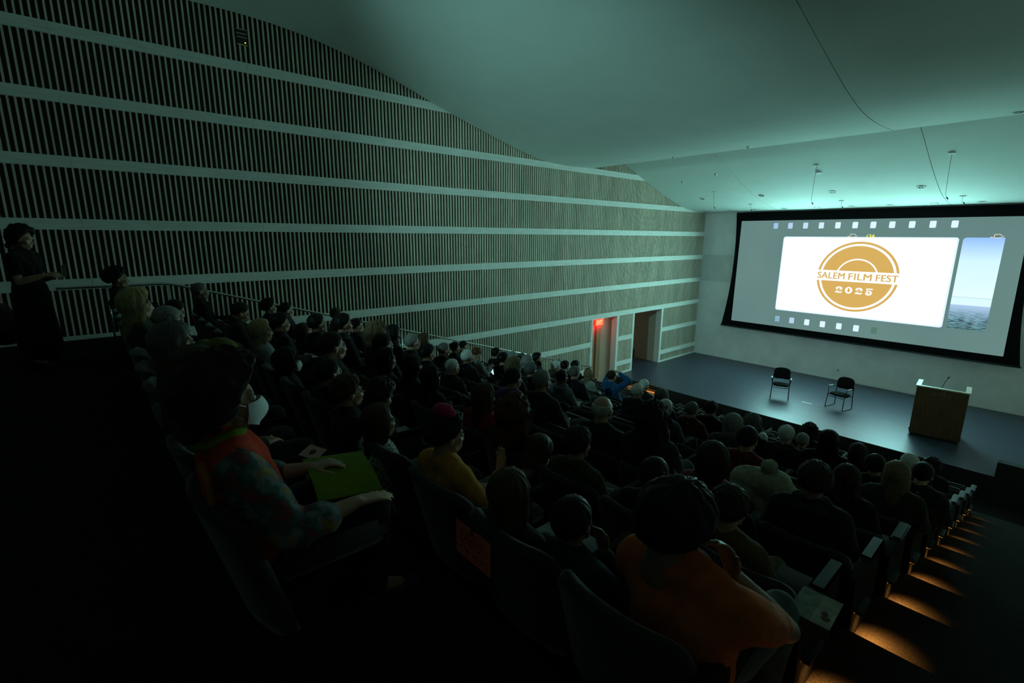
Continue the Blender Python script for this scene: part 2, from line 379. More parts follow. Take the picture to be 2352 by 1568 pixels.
for i in range(16):
    bo.hull([(Lc[i][0], .0, Lc[i][1]), (Rc[i][0], .0, Rc[i][1]), (Rc[i+1][0], .0, Rc[i+1][1]), (Lc[i+1][0], .0, Lc[i+1][1]),
             (Lc[i][0], .01, Lc[i][1]), (Rc[i][0], .01, Rc[i][1]), (Rc[i+1][0], .01, Rc[i+1][1]), (Lc[i+1][0], .01, Lc[i+1][1])],
            ((0, 1, 2, 3), (7, 6, 5, 4), (0, 3, 7, 4), (1, 5, 6, 2)))
bo.build('border', mat('black_screen_border', (.006, .006, .007), .9, spec=.1), scr)
MB().tube([(-8.58, .005, -3.26), (-.52, .005, -3.26)], .022).build('bottom_bar', M_plastic, scr)
# gray picture ground
m = bpy.data.materials.new('projected_grey'); m.use_nodes = True; nt = m.node_tree; nt.nodes.clear()
oo = nt.nodes.new('ShaderNodeOutputMaterial'); e = nt.nodes.new('ShaderNodeEmission'); tc = nt.nodes.new('ShaderNodeTexCoord'); ns = nt.nodes.new('ShaderNodeTexNoise'); cr = nt.nodes.new('ShaderNodeValToRGB')
ns.inputs['Scale'].default_value = .5; cr.color_ramp.elements[0].color = (.105, .205, .195, 1); cr.color_ramp.elements[1].color = (.155, .265, .25, 1)
nt.links.new(tc.outputs['Object'], ns.inputs[0]); nt.links.new(ns.outputs[0], cr.inputs[0]); nt.links.new(cr.outputs[0], e.inputs[0]); nt.links.new(e.outputs[0], oo.inputs[0])
poly2(MB(), [(-8.17, .58), (-.95, .58), (-.89, -3.03), (-8.18, -3.03)], -.004).build('screen_surface', m, scr)
def rrect(x0, x1, z0, z1, r, n=6, corners=(1, 1, 1, 1)):
    pts = []
    for (cx, cz, a0), c in zip(((x1-r, z1-r, 0), (x0+r, z1-r, 90), (x0+r, z0+r, 180), (x1-r, z0+r, 270)), corners):
        if c: pts += [(cx+r*math.cos(R(a0+90*i/n)), cz+r*math.sin(R(a0+90*i/n))) for i in range(n+1)]
        else: pts.append({0: (x1, z1), 90: (x0, z1), 180: (x0, z0), 270: (x1, z0)}[a0])
    return pts
M_wh = emitmat('projected_white', SCREEN_WHITE)
M_gold = emitmat('projected_gold', (.70, .44, .12))
M_gold.node_tree.nodes['Emission'].inputs[1].default_value = 1.0
poly2(MB(), rrect(-6.69, -2.22, -2.45, .045, .07), -.008).build('film_frame', emitmat('projected_frame_edge', (.78, .95, 1.25)), scr)
poly2(MB(), rrect(-6.65, -2.27, -2.40, .005, .09), -.0095, .001).build('film_frame_light', M_wh, scr)
soft = emitmat('projected_blue_white', (.75, .95, 1.15))
holes = [-6.99+i*.462 for i in range(11)]
for i, x in enumerate(holes):
    f = min(1, .35+.13*i)
    poly2(MB(), rrect(x-.072, x+.072, .305, .495, .025), -.008).build('sprocket_hole', soft if i > 3 else emitmat('projected_hole_%d' % i, (.36+.1*i, .55+.1*i, .8+.06*i)), scr)
for i in range(7):
    x = -6.58+i*.468
    poly2(MB(), rrect(x-.075, x+.075, -2.86, -2.665, .02), -.008).build('sprocket_hole', [emitmat('projected_dim_hole', (.25, .45, .6)), emitmat('projected_hole_1', (.5, .6, .85)), soft, soft, soft, soft, emitmat('projected_green_hole', (.09, .2, .15))][i], scr)
poly2(MB(), [(-4.45+1.22*math.cos(a), -1.175+1.17*math.sin(a)) for a in np.linspace(0, 2*math.pi, 65)[:-1]], -.0105, .001).build('logo_backdrop', emitmat('projected_soft_white', (1.15, 1.3, 1.28)), scr)
# second frame: a beach
m = bpy.data.materials.new('projected_beach'); m.use_nodes = True; nt = m.node_tree; nt.nodes.clear()
oo = nt.nodes.new('ShaderNodeOutputMaterial'); e = nt.nodes.new('ShaderNodeEmission'); tc = nt.nodes.new('ShaderNodeTexCoord')
sep = nt.nodes.new('ShaderNodeSeparateXYZ'); mr = nt.nodes.new('ShaderNodeMapRange'); mr.inputs[1].default_value = -2.45; mr.inputs[2].default_value = .05
cr = nt.nodes.new('ShaderNodeValToRGB'); el = cr.color_ramp.elements
el[0].position = 0; el[0].color = (.13, .30, .32, 1); el[1].position = 1; el[1].color = (.30, .55, 1.0, 1)
for p_, c_ in ((.14, (.22, .42, .52)), (.27, (.42, .60, .85)), (.278, (.75, .98, 1.02)), (.355, (.72, .98, 1.0)), (.358, (.35, .55, .65)), (.363, (.80, 1.0, 1.05)), (.75, (.68, .96, 1.1))):
    q = el.new(p_); q.color = (*c_, 1)
wv = nt.nodes.new('ShaderNodeTexNoise'); mp = nt.nodes.new('ShaderNodeMapping'); mp.inputs['Scale'].default_value = (3.5, 1, 22); wv.inputs['Scale'].default_value = 1.6; wv.inputs['Detail'].default_value = 6
cr2 = nt.nodes.new('ShaderNodeValToRGB'); cr2.color_ramp.elements[0].position = .42; cr2.color_ramp.elements[0].color = (.25, .25, .25, 1); cr2.color_ramp.elements[1].position = .56; cr2.color_ramp.elements[1].color = (1, 1, 1, 1)
lt = nt.nodes.new('ShaderNodeMapRange'); lt.inputs[1].default_value = -1.85; lt.inputs[2].default_value = -2.2
mx = nt.nodes.new('ShaderNodeMix'); mx.data_type = 'RGBA'; mx.blend_type = 'MULTIPLY'
nt.links.new(tc.outputs['Object'], sep.inputs[0]); nt.links.new(sep.outputs[2], mr.inputs[0]); nt.links.new(mr.outputs[0], cr.inputs[0])
nt.links.new(tc.outputs['Object'], mp.inputs[0]); nt.links.new(mp.outputs[0], wv.inputs[0]); nt.links.new(wv.outputs[0], cr2.inputs[0])
nt.links.new(sep.outputs[2], lt.inputs[0]); nt.links.new(lt.outputs[0], mx.inputs[0]); nt.links.new(cr.outputs[0], mx.inputs[6]); nt.links.new(cr2.outputs[0], mx.inputs[7])
nt.links.new(mx.outputs[2], e.inputs[0]); nt.links.new(e.outputs[0], oo.inputs[0])
poly2(MB(), rrect(-2.14, -1.33, -2.43, .045, .08, corners=(0, 1, 1, 0)), -.008).build('beach_frame', m, scr)
# logo
LC = (-4.45, -1.175); LR = 1.075
def ring_seg(mb, r0, r1, zlo, zhi, side, y=-.012, n=64):
    # ring between radii clipped to above zhi ('up') or below zlo ('down')
    def span(r):
        z = zhi if side > 0 else zlo
        a = math.asin(max(-1, min(1, z/r)))
        return (a, math.pi-a) if side > 0 else (math.pi-a, 2*math.pi+a)
    a0, a1 = span(r1)
    if r0 <= 0:
        pts = [(LC[0]+r1*math.cos(a0+(a1-a0)*i/n), LC[1]+r1*math.sin(a0+(a1-a0)*i/n)) for i in range(n+1)]
        return poly2(mb, pts, y)
    b0, b1 = span(r0)
    for i in range(n):
        q = []
        for r, (s0, s1), t in ((r1, (a0, a1), i), (r1, (a0, a1), i+1), (r0, (b0, b1), i+1), (r0, (b0, b1), i)):
            a = s0+(s1-s0)*t/n; q.append((LC[0]+r*math.cos(a), LC[1]+r*math.sin(a)))
        poly2(mb, q, y)
    return mb
lg = MB(); ZU, ZLo = .175, -.155
for s in (1, -1): ring_seg(lg, 1.012, LR+.004, ZLo, ZU, s)
ring_seg(lg, .56, .95, ZLo, ZU, 1); ring_seg(lg, 0, .52, ZLo, ZU, 1); ring_seg(lg, 0, .95, ZLo, ZU, -1)
lg.build('logo_disc', M_gold, scr)
for wd, x0_, x1_ in (('SALEM', -1.065, -.30), ('FILM', -.205, .41), ('FEST', .51, 1.065)):
    tm = fit(text_mesh(wd, .3, .0, 1.04), x1_-x0_-.014, .198)
    bt = bmesh.new()
    for k_, (dx, dz) in enumerate(((0, 0), (-.007, .003), (.007, -.003), (-.006, -.003), (.006, .003))):
        n_ = len(bt.verts); bt.from_mesh(tm); bt.verts.ensure_lookup_table()
        for v in bt.verts[n_:]: v.co.x += dx; v.co.y += dz; v.co.z += .0004*k_
    bt.to_mesh(tm); bt.free()
    obj('title_word', tm, M_gold, scr, (LC[0]+(x0_+x1_)/2, -.0145, LC[1]+.01), (R(90), 0, 0))
# slab figures 2025 drawn from strokes
def figure(mb, ch, cx, cz, w_, h_):
    t = .052
    def arc(c, rx, rz, a0, a1, n=14, t0=t, t1=t):
        for i in range(n):
            q = []
            for k_, sgn in ((i, 1), (i+1, 1), (i+1, -1), (i, -1)):
                a = R(a0+(a1-a0)*k_/n); tt = (t0+(t1-t0)*k_/n)/2
                q.append((cx+c[0]+(rx+sgn*tt)*math.cos(a), cz+c[1]+(rz+sgn*tt*.75)*math.sin(a)))
            poly2(mb, q, -.0165)
    def disc(c, r): poly2(mb, [(cx+c[0]+r*math.cos(a), cz+c[1]+r*math.sin(a)) for a in np.linspace(0, 2*math.pi, 15)[:-1]], -.0168)
    def quad(*q): poly2(mb, [(cx+a, cz+b) for a, b in q], -.0166)
    H = h_/2; W = w_/2
    if ch == '0':
        arc((0, 0), W-.03, H-.014, 0, 360, 32, .05, .05)
        arc((0, 0), W-.034, H-.02, -55, 55, 12, .06, .06); arc((0, 0), W-.034, H-.02, 125, 235, 12, .06, .06)
    if ch == '2':
        arc((0, H*.42), W-.04, H*.5-.01, 165, -45, 18, .03, .075)
        disc((-W+.045, H*.42), .034)
        quad((W*.62, H*.18), (W*.28, H*.05), (-W, -H*.82), (-W*.8, -H*.55))
        quad((-W, -H*.86), (-W*.75, -H*.45), (W*.1, -H*.62), (W*.55, -H*1.0), (W*.15, -H*1.0))
        quad((W*.05, -H*.62), (W*.15, -H*1.0), (W*.75, -H*1.0), (W*.98, -H*.4), (W*.82, -H*.4), (W*.6, -H*.66))
    if ch == '5':
        arc((-.01, -H*.4), W-.04, H*.52, 130, -160, 20, .04, .07)
        disc((-W+.045, -H*.55), .036)
        quad((-W*.72, H*.95), (W*.8, H*.95), (W*.92, H*1.05), (W*.75, H*.62), (-W*.72, H*.62))
        quad((-W*.78, H*.9), (-W*.55, H*.9), (-W*.5, -H*.12), (-W*.72, -H*.06))
for ch, x in zip('2025', (-.41, -.14, .13, .40)):
    mb = MB(); figure(mb, ch, LC[0]+x, LC[1]-.42, .2, .2)
    mb.build('year_figure', emitmat('projected_year_white', (1.15, 1.3, 1.28)), scr)
tm = text_mesh('13A', .14, .003, 1, .2)
obj('edge_number', fit(tm, .21, .1), emitmat('projected_yellow', (.95, 1.0, .06)), scr, (-4.24, -.0145, .075), (R(90), 0, 0))
for x in (-4.71, -1.49):
    mb = MB()
    def line(a, b, t=.012):
        dx, dz = b[0]-a[0], b[1]-a[1]; L = math.hypot(dx, dz); nx, nz = -dz/L*t/2, dx/L*t/2
        poly2(mb, [(a[0]+nx, a[1]+nz), (b[0]+nx, b[1]+nz), (b[0]-nx, b[1]-nz), (a[0]-nx, a[1]-nz)], -.0145)
    for a, b in (((-.06, .04), (-.05, .13)), ((-.05, .13), (.05, .13)), ((.05, .13), (.09, .095)), ((.13, .085), (.06, .04)), ((-.06, .04), (.06, .04)), ((-.13, .045), (-.1, .065)), ((-.1, .045), (-.08, .065))):
        line((x+a[0], a[1]), (x+b[0], b[1]))
    mb.build('edge_arrow_mark', emitmat('projected_cream', (1, .85, .7)), scr)
# ================================================================== STAGE FURNITURE
def stage_chair(loc, rz, label):
    t = thing('stage_chair', label, 'chair', loc, rz, None, .88)   # faces +Y locally
    def sled(sx):
        x = sx*.25
        return [(x, .20, .44), (x+sx*.01, .235, .05), (x+sx*.012, .225, .012), (x+sx*.012, .15, .012), (x+sx*.012, -.20, .012), (x+sx*.01, -.25, .03), (x, -.235, .30), (x, -.215, .50), (x*.98, -.25, .70)]
    for s in (-1, 1):
        MB().tube(sled(s), .0125, 10).tube([(s*.25, .2, .43), (s*.25, -.22, .43)], .0125, 10).build('side_frame', M_darkmetal, t, smooth=True)
    MB().tube([(-.25, .2, .40), (-.15, .215, .385), (.15, .215, .385), (.25, .2, .40)], .010, 8).tube([(-.25, -.22, .40), (.25, -.22, .40)], .010, 8).build('cross_bar', M_darkmetal, t, smooth=True)
    mb = MB(); n = 24   # padded seat
    def slab(prof, zc, th, tilt=0):
        A = []; 
        for dz, sc in ((-th/2, .93), (-th/4, 1), (th/4, 1), (th/2, .92)):
            A.append([mb.bm.verts.new((x*sc, y*sc, zc+dz+tilt*y)) for x, y in prof])
        for i in range(3):
            for k_ in range(len(prof)): mb.bm.faces.new([A[i][k_], A[i][(k_+1) % len(prof)], A[i+1][(k_+1) % len(prof)], A[i+1][k_]])
        mb.bm.faces.new(A[0][::-1]); mb.bm.faces.new(A[3])
    sup = lambda a, p_, q_, e_: (math.copysign(abs(math.cos(a))**e_*p_, math.cos(a)), math.copysign(abs(math.sin(a))**e_*q_, math.sin(a)))
    slab([sup(2*math.pi*i/32, .235, .235, .55) for i in range(32)], .455, .065, .04)
    mb.build('seat', M_matte, t, smooth=True)
    mb = MB()
    A = []
    for dy, sc in ((-.025, .93), (-.012, 1), (.015, 1), (.03, .9)):
        ring = []
        for i in range(36):
            x, z = sup(2*math.pi*i/36, .245, .185, .5); x *= sc; z *= sc
            zz = z+.03*(1-(x/.25)**2)
            ring.append(mb.bm.verts.new((x, -.255-.12*zz+dy-.06*(1-(x/.25)**2)+.04, .745+zz)))
        A.append(ring)
    for i in range(3):
        for k_ in range(36): mb.bm.faces.new([A[i][k_], A[i][(k_+1) % 36], A[i+1][(k_+1) % 36], A[i+1][k_]])
    mb.bm.faces.new(A[0][::-1]); mb.bm.faces.new(A[3])
    mb.build('backrest', M_matte, t, smooth=True)
    for s in (-1, 1):
        MB().tube([(s*.25, -.24, .63), (s*.275, -.1, .665), (s*.28, .1, .66), (s*.275, .16, .64), (s*.255, .185, .52), (s*.25, .19, .44)], .011, 8).build('arm_support', M_darkmetal, t, smooth=True)
        MB().box(s*.278-.022, s*.278+.022, -.06, .15, .665, .69).build('armrest', mat('pale_grey_arm_pad', (.6, .62, .62), .35), t, bevel=.008)
    return t
stage_chair((-5.1, 14.86, ZST), R(199), 'left black stacking chair on the stage, facing straight to the audience')
stage_chair((-3.68, 15.14, ZST), R(165), 'right black stacking chair on the stage, turned slightly toward the left')
# lectern
lt = thing('lectern', 'wooden lectern with pale rim and PEM letters on the right of the stage', 'lectern', (-1.545, 14.40, ZST), R(5), None, 1.035)
W2, DP, H = .46, .62, 1.16
bmx = MB().box(-W2+.03, W2-.03, 0, .022, .06, H)
FP = bmx.build('front_panel', M_wood, lt)
for s in (-1, 1): MB().box(s*(W2-.03)-.011, s*(W2-.03)+.011, 0, DP, .06, H).build('side_panel', M_wood, lt)
MB().box(-W2+.04, W2-.04, .02, DP-.03, H-.24, H-.215).build('reading_surface', M_plastic, lt)
MB().box(-W2+.04, W2-.04, .02, DP-.02, .5, .52).build('shelf', M_wood, lt)
MB().box(-W2+.045, W2-.045, .015, DP-.015, 0, .06).build('plinth', M_black, lt)
pl = [(-W2, -.02), (W2, -.02), (W2, DP), (W2-.10, DP), (W2-.10, .04), (-W2+.10, .04), (-W2+.10, DP), (-W2, DP)]
mb = MB()
for a, b, c, d_ in ((-W2, W2, -.02, .05), (-W2, -W2+.085, .05, DP), (W2-.085, W2, .05, DP)): mb.box(a, b, c, d_, H, H+.028)
mb.build('rim', M_palewood, lt)
tm = fit(text_mesh('P E M', .1, .0), .30, .062)
obj('lettering', tm, M_steel, FP, (-.10, -.0015, H-.085), (R(90), 0, 0))
MB().box(-.2, .14, -.0012, 0, H-.138, H-.133).build('small_text_line', mat('dull_metal_text', (.3, .24, .16), .5), lt)
MB().box(-W2+.005, -W2+.02, .2, .26, H-.1, H-.04).box(-W2+.0, -W2+.02, .12, .17, .08, .15).build('side_connector', M_steel, lt)
t = thing('gooseneck_microphone', 'thin black gooseneck microphone standing on the lectern', 'microphone', (-1.60, 14.74, ZST+(H-.215)*1.035))
MB().disc((0, 0, .01), .04, thick=.02).build('base', M_plastic, t)
MB().tube([(0, 0, .02), (.0, .0, .2), (.03, .0, .34), (.07, -.02, .45)], .006, 8).build('stem', M_plastic, t, smooth=True)
MB().cap((.07, -.02, .45), (.085, -.03, .48), .016, .016, 12).build('capsule', M_plastic, t, smooth=True)
# steps in front of the stage, low cabinet on the right
t = thing('wooden_steps', 'warm lit wooden steps against the stage front near the exit door', 'steps', (-8.42, 12.62, ZPIT))
MB().box(-.66, .66, 0, .33, .3, .34).build('tread', M_boxwood, t)
MB().box(-.66, .66, -.3, 0, .14, .18).build('tread', M_boxwood, t)
MB().box(-.66, .66, -.01, .01, .14, .3).box(-.66, .66, -.3, -.28, 0, .14).build('riser', M_boxwood, t)
for s in (-1, 1): MB().box(s*.65-.015, s*.65+.015, -.29, .33, 0, .15).box(s*.65-.015, s*.65+.015, 0, .33, .14, .3).build('side_board', M_boxwood, t)
t = thing('stage_step_light', 'thin amber strip light on the stage front above the wooden steps', 'light', (-8.42, 12.955, ZST-.06))
MB().box(-.5, .5, -.022, 0, -.024, -.021).build('strip', emitmat('amber_strip', (1, .42, .10), 9), t)
MB().box(-.52, .52, -.03, .0, -.02, .004).box(-.52, .52, -.03, -.024, -.045, -.01).build('hood', M_darkmetal, t)
L = bpy.data.lights.new('stage_step_lamp', 'AREA'); L.shape = 'RECTANGLE'; L.size = 1.0; L.size_y = .03; L.energy = 1.6; L.color = (1, .5, .18)
o = bpy.data.objects.new('stage_step_lamp', L); COL.objects.link(o); o.parent = t; o.location = (0, -.012, -.027); o.rotation_euler = (R(-28), 0, 0)
t = thing('stage_monitor', 'low black wedge speaker at the right end of the stage front', 'speaker', (-.05, 13.2, ZST))
MB().prism([(-.2, 0), (.2, 0), (.2, .14), (-.02, .3), (-.2, .3)], 'x', -.34, .34).build('cabinet', M_black, t, bevel=.01)
MB().prism([(.205, .03), (.208, .145), (.0, .295), (-.01, .285), (.19, .14)], 'x', -.31, .31).build('grille', M_plastic, t)
t = thing('wall_outlet', 'tiny wall outlet low on the front wall behind the stage chairs', 'outlet', (-4.59, YF, -4.24))
MB().box(-.04, .04, -.012, 0, -.06, .06).build('plate', M_white, t, bevel=.003)
MB().box(-.012, .012, -.015, -.012, -.03, .03).build('socket', M_plastic, t)

# ================================================================== HANDRAIL
t = thing('handrail', 'thin metal handrail following the steps along the slatted wall', 'handrail', (-9.3, 0, 0))
zr = lambda y: -.765-.304*(max(y, .95)-.95)
MB().tube([(0, -.35, -.765), (0, .5, -.765), (0, .9, -.765), (0, 1.05, zr(1.05))]+[(0, y, zr(y)) for y in (4, 8, 11.35)], .02, 10).build('rail', M_steel, t, smooth=True)
for y in (.2, .95, 2.28, 3.6, 4.95, 6.3, 7.65, 9.0, 10.35, 11.3):
    if y < 1.12: zb = ZTOP
    else:
        j = int((y-1.12)//.9); f_ = (y-1.12-.9*j) < .45; zb = rowZ(min(j, 10))+(RISE/2 if f_ else 0)
        if j > 10: zb = (rowZ(10)+ZPIT)/2
    MB().tube([(0, y, zb), (0, y, zr(y)-.01)], .014, 8).build('post', M_steel, t, smooth=True)

# ================================================================== SEATS
def seat_backrest():
    mb = MB(); nx, nz = 20, 12; Wd = .255; z0, z1, r = .20, .70, .085
    def top(x):
        d = abs(x)-(Wd-r)
        return z1-(r-math.sqrt(max(0, r*r-d*d)) if d > 0 else 0)
    def yf(x, z):
        v = (z-z0)/(z1-z0); return .13*(1-v)+.06*(abs(x)/Wd)**2.2
    G = {}
    for side, off in ((0, 0), (1, -.062)):
        for i in range(nx+1):
            x = -Wd+2*Wd*(i/nx)
            s = math.sin((i/nx-.5)*math.pi)*Wd*.45+x*.55
            for k_ in range(nz+1):
                z = z0+(top(s)-z0)*(k_/nz)
                G[side, i, k_] = mb.bm.verts.new((s*(1-.02*side), yf(s, z)+off, z-(.006 if k_ == nz else 0)))
    M_ = {}
    for i in range(nx+1):
        a, b = G[0, i, nz].co, G[1, i, nz].co; M_['t', i] = mb.bm.verts.new(((a+b)/2+Vector((0, 0, .016))))
    for s_, i in (('l', 0), ('r', nx)):
        for k_ in range(nz): M_[s_, k_] = mb.bm.verts.new((G[0, i, k_].co+G[1, i, k_].co)/2+Vector((-.014 if i == 0 else .014, 0, 0)))
        M_[s_, nz] = M_['t', i]
    F = mb.bm.faces.new
    for i in range(nx):
        for k_ in range(nz):
            F([G[0, i, k_], G[0, i+1, k_], G[0, i+1, k_+1], G[0, i, k_+1]]); F([G[1, i, k_], G[1, i, k_+1], G[1, i+1, k_+1], G[1, i+1, k_]])
        F([G[0, i, nz], G[0, i+1, nz], M_['t', i+1], M_['t', i]]); F([M_['t', i], M_['t', i+1], G[1, i+1, nz], G[1, i, nz]])
        F([G[0, i, 0], G[1, i, 0], G[1, i+1, 0], G[0, i+1, 0]])
    for s_, i in (('l', 0), ('r', nx)):
        for k_ in range(nz):
            F([G[0, i, k_], G[0, i, k_+1], M_[s_, k_+1], M_[s_, k_]]); F([M_[s_, k_], M_[s_, k_+1], G[1, i, k_+1], G[1, i, k_]])
    return mb.mesh('backrest', smooth=True)
ME_back = seat_backrest()
def cushion(up):
    mb = MB()
    if up: mb.box(-.225, .225, .16, .25, .30, .72-.06)
    else: mb.box(-.225, .225, .14, .56, .36, .45)
    return mb.mesh('seat_cushion', bevel=.03, smooth=True)
ME_cd, ME_cu = cushion(False), cushion(True)
ME_arm = MB().box(-.028, .028, .10, .50, .585, .615).mesh('armrest', bevel=.012)
ME_std = MB().box(-.014, .014, .12, .40, 0, .585).mesh('standard', bevel=.004)
ME_ped = MB().box(-.22, .22, .16, .22, .26, .34).mesh('underframe', bevel=.005)
ME_end = MB().prism([(.02, 0), (.50, 0), (.52, .30), (.50, .58), (.10, .60), (-.03, .60), (.04, .30)], 'x', -.018, .018).mesh('end_panel', bevel=.004)
ME_enda = MB().box(-.033, .033, .22, .50, .60, .62).mesh('aisle_armrest', bevel=.012)
ME_lite = MB().box(0, .03, .08, .24, .20, .203).mesh('step_light')
ME_hood = MB().box(0, .036, .07, .25, .204, .225).mesh('light_hood', bevel=.003)
M_steplite = emitmat('amber_step_light', (1, .42, .08), 4)
rown = lambda j: ordn[j+1] if j+1 < 12 else 'last'
SEATS = {}
def seatx(i): return XS0-SW*(i+.5)
for j in ROWS:
    for i in range(NSEAT):
        SEATS[j, i] = None
def build_seat(j, i, occupant):
    x, y, z = seatx(i), rowY(j), rowZ(j)
    if occupant: lab = 'dark padded seat occupied by %s' % occupant
    else: lab = 'empty dark padded seat, %s row from the back, %s from the right aisle' % (rown(j), ordn[i])
    t = thing('auditorium_seat', lab, 'seat', (x, y, z), 0, 'auditorium seats, %s row from the back' % rown(j))
    obj('backrest', ME_back, M_seat, t)
    obj('seat_cushion', ME_cd if occupant else ME_cu, M_seat, t)
    obj('underframe', ME_ped, M_plastic, t)
    obj('armrest', ME_arm, M_arm, t, (-SW/2, 0, 0)); obj('standard', ME_std, M_plastic, t, (-SW/2, 0, 0))
    if i == 0:
        ep = obj('end_panel', ME_end, M_matte, t, (SW/2+.012, 0, 0)); obj('aisle_armrest', ME_enda, M_armend, ep)
        if j >= 0: add_lamp(ep, (.018, .0, RISE/2), 1)
    if i == NSEAT-1:
        obj('end_panel', ME_end, M_plastic, t, (-SW/2-.005, 0, 0))
    return t
def add_lamp(t, loc, s):
    o = obj('step_light', ME_lite, M_steplite, t, loc)
    L = bpy.data.lights.new('step_lamp', 'AREA'); L.shape = 'RECTANGLE'; L.size = .02; L.size_y = .12; L.spread = R(78); L.energy = STEP_W; L.color = (1, .43, .09)
    q = bpy.data.objects.new('step_lamp', L); COL.objects.link(q); q.parent = t
    obj('light_hood', ME_hood, M_plastic, t, loc)
    q.location = (loc[0]+.02*s, .16, loc[2]+.196)
    q.rotation_euler = (0, R(-22)*s, 0)
# ================================================================== PEOPLE
DG = bpy.context.evaluated_depsgraph_get
def remesh(mb, name, vox, smooth_it=4, fac=.5, noise_amp=0, nfreq=9):
    me = mb.mesh(name); o = bpy.data.objects.new('tmp', me); COL.objects.link(o)
    m = o.modifiers.new('r', 'REMESH'); m.mode = 'VOXEL'; m.voxel_size = vox; m.use_smooth_shade = True
    if smooth_it:
        s = o.modifiers.new('s', 'SMOOTH'); s.iterations = smooth_it; s.factor = fac
    bpy.context.view_layer.update()
    out = bpy.data.meshes.new_from_object(o.evaluated_get(DG())); bpy.data.objects.remove(o); bpy.data.meshes.remove(me)
    out.name = name
    if noise_amp:
        for v in out.vertices:
            c = v.co; n = noise.noise(Vector((c.x*nfreq, c.y*nfreq, c.z*nfreq*.6)))+.5*noise.noise(Vector((c.x*nfreq*2.3, c.y*nfreq*2.3+5, c.z*nfreq*1.3)))
            v.co = c+v.normal*(n+.3)*noise_amp
        out.update()
    out.polygons.foreach_set('use_smooth', [True]*len(out.polygons)); return out
def head_parts(mb, M):
    def P(x, y, z): return M @ Vector((x, y, z))
    rot = M.to_3x3().to_4x4()
    def e(c, r): mb.ell(P(*c), r, 22, rot)
    def c(a, b, ra, rb=None): mb.cap(P(*a), P(*b), ra, rb, 12)
    e((0, -.014, .022), (.074, .092, .088)); e((0, .028, -.03), (.058, .062, .082)); e((0, .045, -.085), (.040, .038, .028))
    c((0, .084, .0), (0, .101, -.034), .008, .011); c((-.012, .090, -.040), (.012, .090, -.040), .009)
    c((-.02, .086, -.066), (.02, .086, -.066), .0085); c((-.017, .084, -.079), (.017, .084, -.079), .008)
    c((-.036, .072, .024), (.036, .072, .024), .013); e((-.036, .062, -.03), (.022, .022, .026)); e((.036, .062, -.03), (.022, .022, .026))
    c((-.046, .03, -.075), (0, .06, -.1), .016, .018); c((.046, .03, -.075), (0, .06, -.1), .016, .018)
    for s in (-1, 1): e((s*.077, -.008, -.012), (.010, .020, .032)); c((s*.078, -.02, .008), (s*.084, -.012, .016), .008)
    c((0, -.018, -.06), (0, -.035, -.165), .052, .055)
def hand_parts(mb, wrist, d, nrm, curl=.35, side=1, s=1.):
    d = Vector(d).normalized(); nrm = Vector(nrm); nrm = (nrm-nrm.dot(d)*d).normalized(); lat = d.cross(nrm)*side; w_ = Vector(wrist)
    pc = w_+d*.045*s
    for k_ in (-1.5, -.5, .5, 1.5): mb.cap(w_+lat*k_*.012*s, w_+d*.085*s+lat*k_*.019*s, .0125*s, .0105*s, 10)
    for k_, (ln, off) in enumerate(((.068, 0), (.078, .004), (.072, .0), (.056, -.008))):
        q = w_+d*(.086+off)*s+lat*(k_-1.5)*.0205*s; dd = d+lat*(k_-1.5)*.07; cu = curl*(1+.15*k_)
        for seg, rr in ((.44, .0092), (.31, .0082), (.25, .0074)):
            dd = (dd-nrm*cu*.6).normalized(); q2 = q+dd*ln*seg*s; mb.cap(q, q2, rr*s, rr*.93*s, 8); q = q2
    q = w_+d*.025*s-lat*.026*s; dd = (d*.75-lat*.7-nrm*.25).normalized()
    for ln, rr in ((.034, .0125), (.03, .0105), (.026, .009)):
        q2 = q+dd*ln*s; mb.cap(q, q2, rr*s, rr*.92*s, 8); q = q2; dd = (dd+d*.35-nrm*.12).normalized()
# pose: joints in metres relative to a point on the floor under the top of the seat back, facing +Y
BASE = dict(pelvis=(0, .28, .49), waist=(0, .245, .60), chest=(0, .20, .745), sh=(.165, .185, .825), neck=(0, .185, .90), head=(0, .205, 1.035),
            knee=(.13, .68, .49), ankle=(.13, .66, .11), hyaw=0, hpitch=0, hroll=0)
def arm(el, wr, hd, hn, cu=.4): return dict(el=el, wr=wr, hd=hd, hn=hn, cu=cu)
LAPR = arm((.235, .27, .585), (.085, .49, .575), (-.55, .8, -.1), (0, 0, 1), .35)
LAPL = arm((-.235, .27, .585), (-.07, .47, .585), (.6, .75, -.1), (0, 0, 1), .35)
RESTR = arm((.27, .25, .63), (.27, .50, .645), (-.05, 1, -.12), (0, 0, 1), .4)
RESTL = arm((-.27, .25, .63), (-.27, .50, .645), (.05, 1, -.12), (0, 0, 1), .4)
